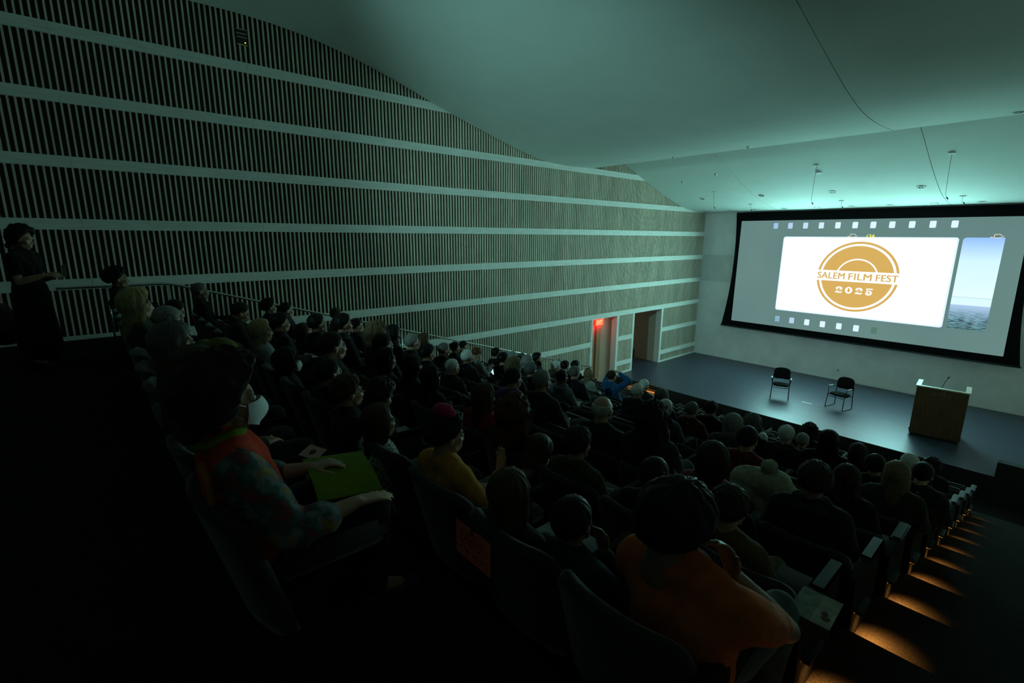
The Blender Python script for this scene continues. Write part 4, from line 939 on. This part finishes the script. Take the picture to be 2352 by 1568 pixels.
# key, row, head X, Y, Z, hair, hair colour, top colour, pose, look, options
PEOPLE = [
 ('blackcap', -1, -7.71, .29, -.55, 'thick', 'K', BK, 'lap', 'dark-haired person in black at the far left end', dict(hs=1.2)),
 ('p4', -1, -5.81, .62, -.75, 'short', 'K', DK, 'low', 'dark-haired person leaning forward beside the long-haired blonde', dict(extras='e')),
 ('blond', -1, -5.02, .29, -.58, 'long', 'L', (.05, .07, .04), 'lap', 'person with long wavy blond hair in the top row at left', dict(hs=1.22, extras='e')),
 ('p6', -1, -4.38, .41, -.64, 'short', 'G', DK, 'phone', 'grey-haired person looking down next to the blonde', dict()),
 ('p7', -1, -3.26, .33, -.61, 'bob', 'S', (.10, .09, .09), 'lap', 'person with greying reddish bob and glasses pushed up on head', dict(extras='e headglass', hs=1.1)),
 ('p9', -1, -2.60, .33, -.64, 'bob', 'B', (.05, .035, .03), 'low', 'brown-haired person beside the masked woman, head bowed', dict(hs=1.1)),
 ('mask', -1, -1.87, .31, -.56, 'curly', 'D', (1.0, .07, .03), 'maskw', 'woman in white face mask, orange-red vest, floral sleeves and lime scarf', dict(extras='e mask scarf', hs=1.22, full=1, sleeve='none')),
 ('man5', 0, -8.52, 1.25, -.84, 'buzz', 'S', BK, 'lap', 'balding man in black jacket near the handrail start', dict(extras='e', s=1.06)),
 ('p10', 0, -6.17, 1.27, -.88, 'short', 'D', DK, 'low', 'dark-haired person with glasses and low chin', dict(extras='e glasses')),
 ('p11', 0, -5.07, 1.21, -.92, 'long', 'L', (.42, .42, .46), 'lap', 'blonde woman in pale grey sweater', dict(extras='e', hs=1.08, full=1)),
 ('p14', 0, -5.55, 1.52, -.94, 'thick', 'K', BK, 'lap', 'dark curly-haired person with glasses behind the blonde', dict(extras='e glasses')),
 ('p23', 0, -4.22, 1.18, -1.05, 'bob', 'K', (.05, .08, .085), 'lap', 'person with dark bob, white face mask and teal jacket', dict(extras='e mask', hs=1.15, full=1)),
 ('p21', 0, -3.73, 1.39, -.86, 'short', 'D', DK, 'lap', 'person in profile with short dark brown hair', dict(extras='e')),
 ('p26', 0, -3.35, 1.21, -.96, 'short', 'K', BK, 'lap', 'dark silhouetted person between masked and bespectacled people', dict(extras='e')),
 ('p25', 0, -2.88, 1.15, -.97, 'thick', 'B', DK, 'lap', 'boy with short brown hair, glasses and visible ear', dict(extras='e glasses', hs=1.05)),
 ('p27', 0, -3.00, 1.42, -1.08, 'curly', 'D', DK, 'low', 'dark curly head just ahead of the boy in glasses', dict()),
 ('p64', 0, -2.48, 1.16, -1.05, 'long', 'B', (.42, .44, .38), 'lap', 'girl with brown hair, thin headband and polka dot blouse', dict(pat='dots', extras='e headband', hs=1.0, full=1)),
 ('pink', 0, -1.92, 1.25, -.97, 'thick', 'K', (1.0, .40, .07), 'yellow', 'child with bright pink hair bow and orange-yellow fleece', dict(extras='e pinkbow', tro=(.24, .23, .19), hs=1.12, full=1)),
 ('p83', 0, -1.38, 1.20, -1.04, 'long', 'B', DK, 'lap', 'child with long light brown hair beside the seat with orange paper', dict()),
 ('p83b', 0, -1.12, 1.30, -1.08, 'short', 'K', (.03, .06, .07), 'chin', 'dark-haired child propping an arm, left of the orange-red shirt', dict()),
 ('big', 0, -.70, 1.31, -.89, 'thick', 'K', (1.0, .20, .05), 'bigman', 'large foreground person in orange-red t-shirt resting chin on hand', dict(sleeve='short', tro=(.16, .19, .20), hs=1.14, s=1.03, extras='tan', full=1)),
 ('p12', 1, -8.21, 2.10, -1.12, 'thick', 'K', BK, 'lap', 'dark-haired person closest to the left handrail post', dict(extras='e', hs=1.1)),
 ('p13', 1, -7.78, 2.23, -1.13, 'short', 'K', DK, 'lap', 'short black-haired person beside the handrail', dict(extras='e')),
 ('p16', 1, -6.50, 2.05, -1.24, 'bob', 'B', DK, 'lap', 'small brown-haired person in front of curly dark hair', dict()),
 ('p15', 1, -6.08, 2.09, -1.085, 'short', 'K', BK, 'lap', 'young man in profile with neat short black hair', dict(extras='e', hs=1.05)),
 ('p18', 1, -5.76, 2.29, -1.07, 'thick', 'K', BK, 'lap', 'black-haired person just right of the young man', dict()),
 ('p20', 1, -4.83, 2.29, -1.05, 'curly', 'O', (.05, .03, .02), 'lap', 'person with curly light blond hair', dict()),
 ('p22', 1, -4.48, 2.18, -1.095, 'short', 'K', BK, 'lap', 'dark-haired person right of the curly blond', dict(extras='e')),
 ('p56', 1, -4.14, 2.03, -1.15, 'long', 'K', NV, 'lap', 'person in navy with long black hair', dict(extras='e')),
 ('p57', 1, -3.84, 2.14, -1.18, 'bob', 'K', BK, 'lap', 'dark-haired person with pale lit cheek', dict(extras='e')),
 ('p59', 1, -3.57, 2.17, -1.22, 'long', 'K', BK, 'lap', 'dark figure in front of the oval grey head', dict()),
 ('p60', 1, -2.83, 2.19, -1.21, 'long', 'B', (.50, .02, .05), 'lap', 'long brown-haired person in a crimson top', dict()),
 ('p61', 1, -2.38, 2.10, -1.20, 'bigcurly', 'A', DK, 'lap', 'person with big curly auburn hair', dict(hs=1.12)),
 ('p79', 1, -2.12, 2.09, -1.38, 'bob', 'B', DK, 'phone', 'small child with brown hair looking down', dict(extras='e mask')),
 ('p78', 1, -1.82, 2.13, -1.24, 'thick', 'D', (.09, .10, .05), 'lap', 'person with tousled brown hair and olive jacket', dict()),
 ('p80', 1, -1.31, 2.17, -1.26, 'short', 'K', BK, 'lap', 'dark-haired person hunched behind the pink top', dict()),
 ('p85', 1, -.89, 2.15, -1.25, 'thick', 'D', (.22, .14, .06), 'cross', 'person in tan jacket with arms folded, by the right aisle', dict(tro=(.22, .15, .08))),
 ('p17', 2, -8.29, 3.19, -1.36, 'short', 'B', (.16, .07, .03), 'lap', 'person in rust brown top touching the handrail line', dict()),
 ('p19', 2, -7.33, 3.13, -1.41, 'short', 'K', BK, 'rest', 'dark-haired person with glasses and raised hand', dict(extras='e glasses')),
 ('p29', 2, -6.19, 3.17, -1.38, 'curly', 'K', BK, 'lap', 'curly black-haired man in black coat', dict()),
 ('p30', 2, -5.62, 3.15, -1.39, 'short', 'G', BK, 'lap', 'short grey-haired man in profile', dict(extras='e')),
 ('p32', 2, -5.18, 3.11, -1.45, 'thick', 'K', BK, 'lap', 'thick black-haired person with pale collar', dict(extras='e')),
 ('p36', 2, -4.61, 3.10, -1.51, 'buzz', 'W', DK, 'lap', 'person with oval white-grey close cropped head', dict()),
 ('p47', 2, -3.58, 3.15, -1.42, 'short', 'K', (.22, .13, .32), 'cross', 'dark-haired person in lavender purple shirt', dict()),
 ('p48', 2, -3.21, 3.19, -1.37, 'buzz', 'G', (.05, .04, .045), 'lap', 'balding grey man right of the lavender shirt', dict()),
 ('bald', 2, -2.42, 3.13, -1.42, 'fringe', 'W', (.035, .05, .055), 'lap', 'bald man with white fringe and dark teal jacket', dict(hs=1.01, skin=4, s=1.03)),
 ('p72', 2, -1.96, 3.15, -1.38, 'bigcurly', 'D', (.07, .075, .08), 'lap', 'person with large dark curly hair and woven sweater', dict(hs=1.05)),
 ('p81', 2, -1.40, 3.03, -1.47, 'bob', 'D', (.52, .14, .15), 'lap', 'dark bob-haired person in dusty pink top', dict(hs=1.15)),
 ('man2', 2, -.82, 3.13, -1.42, 'thick', 'D', (.03, .032, .034), 'lap', 'broad man in dark jacket by the right aisle', dict(extras='hood')),
 ('p31', 3, -6.82, 4.03, -1.70, 'curly', 'B', DK, 'lap', 'brown curly-haired person behind a grey man', dict()),
 ('p33', 3, -6.17, 4.00, -1.72, 'short', 'S', DK, 'lap', 'dark grey-haired person with glasses', dict(extras='e glasses')),
 ('p37', 3, -5.61, 4.03, -1.73, 'short', 'W', BK, 'lap', 'white-haired man left of the lit phone', dict()),
 ('p45', 3, -4.54, 4.00, -1.66, 'curly', 'O', DK, 'lap', 'person with olive brown curly mop of hair', dict()),
 ('p77', 3, -1.60, 4.07, -1.68, 'short', 'K', (.26, .03, .03), 'lap', 'short dark-haired person in red sweater', dict()),
 ('p97', 3, -.86, 4.05, -1.74, 'long', 'D', BK, 'lap', 'person with long straight dark brown hair', dict()),
 ('p34', 4, -7.15, 4.87, -1.99, 'short', 'K', DK, 'lap', 'dark-haired person in profile near the handrail', dict(extras='e')),
 ('p38', 4, -6.57, 4.92, -2.0, 'short', 'A', (.38, .42, .42), 'phone', 'brown-haired person in striped shirt holding a lit phone', dict(pat='stripes')),
 ('p40', 4, -5.88, 4.95, -1.96, 'short', 'K', BK, 'lap', 'dark-haired person right of the phone user', dict(extras='e')),
 ('p46', 4, -5.17, 4.90, -1.99, 'thick', 'S', DK, 'lap', 'grey curly-haired man turned in profile', dict(extras='e')),
 ('p54', 4, -4.58, 4.95, -1.97, 'buzz', 'K', (.22, .25, .26), 'lap', 'close-cropped person in pale grey hooded top', dict(skin=3, extras='hood')),
 ('p71', 4, -2.91, 4.95, -1.97, 'buzz', 'W', (.10, .13, .17), 'lap', 'balding white-haired man with glasses and blue shirt', dict(skin=0, extras='e glasses')),
 ('p75', 4, -2.12, 4.97, -1.94, 'bob', 'G', GY, 'lap', 'grey bob-haired woman in grey cardigan', dict()),
 ('p94', 4, -.71, 4.95, -1.95, 'long', 'O', (.06, .065, .045), 'lap', 'long ash-blond-haired person at the right aisle', dict()),
 ('p35', 5, -8.24, 5.83, -2.28, 'short', 'K', DK, 'lap', 'dark head close under the handrail', dict()),
 ('p39', 5, -7.11, 5.80, -2.23, 'short', 'K', BK, 'lap', 'black-haired person in black top', dict()),
 ('p41', 5, -6.68, 5.85, -2.23, 'short', 'G', DK, 'lap', 'grey-haired person seen from behind', dict()),
 ('p43', 5, -6.27, 5.85, -2.24, 'curly', 'G', DK, 'lap', 'person with curly grey hair', dict()),
 ('p53', 5, -5.52, 5.75, -2.29, 'short', 'B', DK, 'lap', 'brown-haired person behind cropped dark head', dict(extras='e')),
 ('p55', 5, -5.15, 5.87, -2.20, 'short', 'S', DK, 'lap', 'grizzled person turned in profile', dict(extras='e')),
 ('p69', 5, -3.92, 5.87, -2.21, 'short', 'W', (.05, .045, .05), 'lap', 'white-haired man in dark sweater, empty seats to his left', dict()),
 ('p70', 5, -3.52, 5.87, -2.20, 'bob', 'S', DK, 'lap', 'dark grey bob-haired person next to white-haired man', dict()),
 ('p73', 5, -3.05, 5.85, -2.25, 'short', 'S', (.15, .035, .02), 'lap', 'grizzled short-haired person in rust red shirt', dict()),
 ('p76', 5, -2.27, 5.85, -2.22, 'curly', 'S', DK, 'lap', 'person with rounded curly grey hair', dict()),
 ('p87', 5, -1.88, 5.85, -2.22, 'short', 'W', (.04, .04, .045), 'lap', 'pale silver-haired man in dark coat', dict(extras='hood')),
 ('p90', 5, -1.47, 5.89, -2.17, 'long', 'K', BK, 'lap', 'long dark-haired person in black shawl', dict()),
 ('p92', 5, -1.02, 5.83, -2.27, 'thick', 'K', BK, 'lap', 'dark broad-headed person in black', dict()),
 ('p95', 5, -.65, 5.85, -2.22, 'short', 'K', (.03, .04, .045), 'lap', 'short dark-haired person in dark jacket at the aisle', dict()),
 ('p42', 6, -7.39, 6.73, -2.53, 'short', 'S', DK, 'lap', 'dark grey head beside the handrail', dict()),
 ('p44', 6, -6.94, 6.75, -2.46, 'thick', 'K', BK, 'lap', 'bearded man with swept black hair looking right', dict(extras='e beard', rot=-1.0)),
 ('p49', 6, -6.36, 6.70, -2.49, 'short', 'W', DK, 'lap', 'white-haired person seen from behind', dict()),
 ('p74', 6, -3.22, 6.75, -2.50, 'thick', 'K', BK, 'lap', 'dark-haired person with thin yellow collar', dict(skin=1)),
 ('p98', 6, -2.43, 6.67, -2.69, 'buzz', 'W', DK, 'lap', 'small pale head between two curly ones', dict(s=.8)),
 ('p88', 6, -1.97, 6.75, -2.58, 'short', 'G', DK, 'lap', 'pale grey-haired person', dict()),
 ('p91', 6, -1.36, 6.73, -2.52, 'bob', 'D', BK, 'lap', 'brown bob-haired person', dict()),
 ('p93', 6, -.88, 6.77, -2.49, 'short', 'W', DK, 'lap', 'white-haired person against the stage shadow', dict()),
 ('p51', 7, -6.99, 7.65, -2.78, 'thick', 'K', BK, 'lap', 'black-haired person in black below the slatted wall', dict()),
 ('q2', 7, -6.2, 7.5, -2.77, 'bob', 'O', (.55, .58, .52), 'lap', 'blond child in white top', dict(s=.9)),
 ('blue', 7, -5.76, 7.69, -2.74, 'short', 'D', (.03, .16, .42), 'up', 'person in bright blue shirt with both hands raised to the face', dict(extras='e')),
 ('p69b', 7, -4.99, 7.67, -2.74, 'short', 'W', DK, 'lap', 'white-haired person near the wooden steps', dict()),
 ('p89', 7, -2.16, 7.65, -2.76, 'curly', 'K', BK, 'lap', 'person with dark curly hair', dict(skin=3)),
 ('p50', 8, -7.98, 8.50, -3.07, 'short', 'G', DK, 'lap', 'grey-haired person nearest the wall', dict()),
 ('p52', 8, -7.50, 8.57, -3.03, 'thick', 'K', BK, 'lap', 'black-haired person with a tuft of hair', dict()),
 ('q1', 8, -7.06, 8.53, -3.10, 'short', 'K', BK, 'lap', 'dark-haired person in black in front of exit door', dict()),
 ('p99', 8, -.87, 8.53, -3.09, 'curly', 'K', DK, 'lap', 'dim curly-haired person by the right aisle', dict()),
]
byrow = {}
for q in PEOPLE: byrow.setdefault(q[1], []).append(q)
GRP = None
for j, lst in byrow.items():
    lst.sort(key=lambda q: -q[2])
    for r_, q in enumerate(lst):
        key, j_, X, Y, Z, st, hc, tc, pose, look, kw = q; kw = dict(kw)
        full = kw.pop('full', 0)
        if 'skin' not in kw: kw['skin'] = [0, 4, 1, 0, 0, 2][hash_(key) % 6]
        words = look.split()
        lab = look if full or len(words) > 9 else '%s, %s row from the back' % (look, rown(j))
        if key == 'mask': kw['pat'] = None
        person(key, j, X, Y, Z, st, hc, tc, pose, label=lab, **kw)
        i = min(NSEAT-1, max(0, int((XS0-X)/SW)))
        cand = [i, i+1, i-1] if (XS0-X)/SW-i > .5 else [i, i-1, i+1]
        for c in cand:
            if 0 <= c < NSEAT and SEATS[j, c] is None: SEATS[j, c] = look; break
for (j, i), oc in SEATS.items():
    if (j, i) in ((-1, 0), (-1, 1)): continue
    build_seat(j, i, oc and ' '.join(oc.split()[:11]))
# the masked woman's sleeves are floral, the vest is plain: sleeves as a child of her root
root = [o for o in bpy.data.objects if o.get('label', '').startswith('woman in white face mask')][0]
p = dict(BASE); p.update(POSES['maskw']); mb = MB()
for s, k_ in ((1, 'R'), (-1, 'L')):
    a = p[k_]; S, E_, W_ = shoulder(p, s), Vector(a['el']), Vector(a['wr'])
    mb.cap(S, E_, .078, .070); mb.cap(E_, E_.lerp(W_, .45), .068, .062)
obj('sleeves', remesh(mb, 'sleeves', .012, 3, .5, .010, 12), cloth((.2, .2, .2), 'floral'), root)
mb = MB(); mb.tube([(.10, .085, .86), (.145, .10, .80), (.15, .10, .7)], .012, 8).build('vest_piping', cloth((.75, .22, .05)), root)

# standing person at the far left
body, top, trou, hm, p = pose_meshes('stand', 'short')
t = thing('person', 'person in black with curly dark hair standing at the left wall holding a phone', 'person', (-8.0, -.52, ZTOP), R(-28), None, .965)
obj('body', body, skinmat(0), t, perobj=True); obj('top', top, cloth(BK), t, perobj=True)
mb = MB(); mb.cap((0, 0, .95), (0, .0, .62), .165, .19).cap((0, 0, .62), (0, 0, .25), .19, .21)
obj('skirt', remesh(mb, 'skirt', .018, 3, .5, .008, 8), cloth(BK), t)
for sd in (-1, 1): obj('shoe', ME_shoe, mat('shoe_black', (.02, .02, .02), .5), t, (sd*.1, .01, 0), perobj=True)
o = obj('hair', get_hair('curly', 1), hairmat('K'), t, perobj=True); o.matrix_local = hm @ Matrix.Scale(1.15, 4)
t2 = thing('mobile_phone', 'dark phone in the hands of the standing person at far left', 'phone', (-7.815, -.19, ZTOP+1.13), R(-28))
MB().box(-.036, .036, -.004, .004, -.07, .07).build('case', M_plastic, t2, bevel=.003)
# person partly cut by the left edge of the frame
person('edge', -1, -8.35, -.88, -.72, 'bob', 'A', (.10, .05, .04), 'lap', label='dim person seated at the very left edge beside the standing one', rot=R(-30), s=.9)

# ================================================================== HELD AND PLACED THINGS
def flat(name, label, cat, loc, rot, w_, d_, m, th=.003, bev=0, cname='cover'):
    t = thing(name, label, cat, loc); t.rotation_euler = rot
    MB().box(-w_/2, w_/2, -d_/2, d_/2, -th/2, th/2).build(cname, m, t, bevel=bev); return t
t = thing('mobile_phone', 'phone with bright lit screen held by the person in stripes', 'phone', (-6.36, 5.13, -2.30)); t.rotation_euler = (R(40), 0, R(20))
MB().box(-.038, .038, -.078, .078, -.005, .004).build('case', M_plastic, t, bevel=.003)
MB().box(-.034, .034, -.073, .073, .0045, .005).build('screen', emitmat('phone_glow', (.45, .85, 1.0), 1.6), t)
# lime folder
t = thing('folder', 'lime green folder lying on the lap of the masked woman', 'folder', (-1.88, .70, -.985)); t.rotation_euler = (R(-8), R(10), R(-8))
mb = MB(); n = 10
for i in range(n):
    a, b = -.15+.30*i/n, -.15+.30*(i+1)/n; z = lambda x: .02*math.cos(x*9)-.01
    mb.hull([(a, -.13, z(a)), (b, -.13, z(b)), (b, .12, z(b)+.01), (a, .12, z(a)+.01), (a, -.13, z(a)+.006), (b, -.13, z(b)+.006), (b, .12, z(b)+.016), (a, .12, z(a)+.016)], ((0, 3, 2, 1), (4, 5, 6, 7), (0, 1, 5, 4), (2, 3, 7, 6), (3, 0, 4, 7), (1, 2, 6, 5)))
bmesh.ops.remove_doubles(mb.bm, verts=mb.bm.verts, dist=.0001)
mb.build('cover', cloth((.26, .36, .015)), t, smooth=False)
t = thing('ticket_card', 'small pink card with dark round mark in front of the masked woman', 'card', (-2.08, .65, -.94)); t.rotation_euler = (R(20), 0, R(20))
MB().box(-.055, .055, -.035, .035, -.001, .001).build('card', mat('pink_card', (.62, .34, .28), .7), t)
MB().disc((0, 0, .0015), .016, thick=.0008).build('round_mark', M_plastic, t)
# orange paper taped on the seat back
t = thing('paper_notice', 'orange paper notice taped to the back of a seat, with faint dark writing', 'notice', (-1.42, 1.035, -1.235)); t.rotation_euler = (R(0), 0, 0)
MB().box(-.115, .115, -.0015, .0, -.075, .075).build('paper', mat('orange_paper', (1.0, .17, .08), .75, noise_amt=.08, scale=30), t)
for r_, (z, segs) in enumerate(((.04, 4), (.02, 5), (-.0, 3), (-.035, 4))):
    rr = random.Random(r_); mb = MB()
    for k_ in range(segs): x = -.09+k_*.18/segs; mb.box(x, x+rr.uniform(.02, .034), -.0022, -.0014, z-.004, z+.004)
    mb.build('faint_writing_line', mat('faint_ink', (.35, .06, .03), .8), t)
MB().box(-.012, .006, -.0025, -.001, .05, .078).build('tape', M_plastic, t)
# programme booklet on the aisle armrest
t = thing('programme_booklet', 'open pale programme booklet resting on the aisle armrest near the steps', 'booklet', (-.468, 2.06, -1.47)); t.rotation_euler = (R(0), R(0), R(2))
mp_ = mat('booklet_paper', (.26, .24, .18), .7, noise_amt=.25, scale=18)
MB().box(-.075, .0, -.10, .10, 0, .005).build('left_page', mat('booklet_grey_page', (.17, .19, .15), .7, noise_amt=.3, scale=22), t)
MB().box(.001, .072, -.10, .10, 0, .005).build('right_page', mp_, t)
MB().ell((.035, -.02, .006), (.012, .018, .001), 14).ell((.045, -.045, .006), (.016, .014, .001), 14).build('dark_red_print', mat('dark_red_print', (.10, .015, .01), .7), t)
# olive jacket over a seat back, cream hooded coat with a pompom
t = thing('jacket', 'olive jacket bunched over a seat back at the left of the upper rows', 'jacket', (-4.05, .62, -.88))
mb = MB(); mb.cap((-.16, 0, -.02), (.12, .03, .04), .10, .12).cap((.1, .02, .02), (.2, .05, -.25), .11, .10).cap((-.15, -.02, 0), (-.2, .0, -.25), .10, .1)
obj('cloth', remesh(mb, 'cloth', .014, 4, .5, .012, 9), cloth((.22, .21, .04)), t)
t = thing('coat', 'cream fluffy hooded coat with a round pompom draped over a seat', 'coat', (-1.24, 3.62, -1.76))
mb = MB(); mb.cap((-.17, 0, -.06), (.04, .0, -.015), .105, .115).cap((.04, 0, -.03), (.26, .02, -.10), .10, .045).cap((-.12, 0, -.1), (-.04, 0, -.28), .12, .12).cap((.05, .03, -.1), (.05, .03, -.25), .1, .1)
obj('cloth', remesh(mb, 'cloth', .012, 3, .5, .009, 16), cloth((.68, .66, .50)), t)
mb = MB(); mb.ell((.0, -.02, .115), .055, 20)
obj('pompom', remesh(mb, 'pompom', .006, 1, .5, .008, 45), cloth((.70, .70, .55)), t)
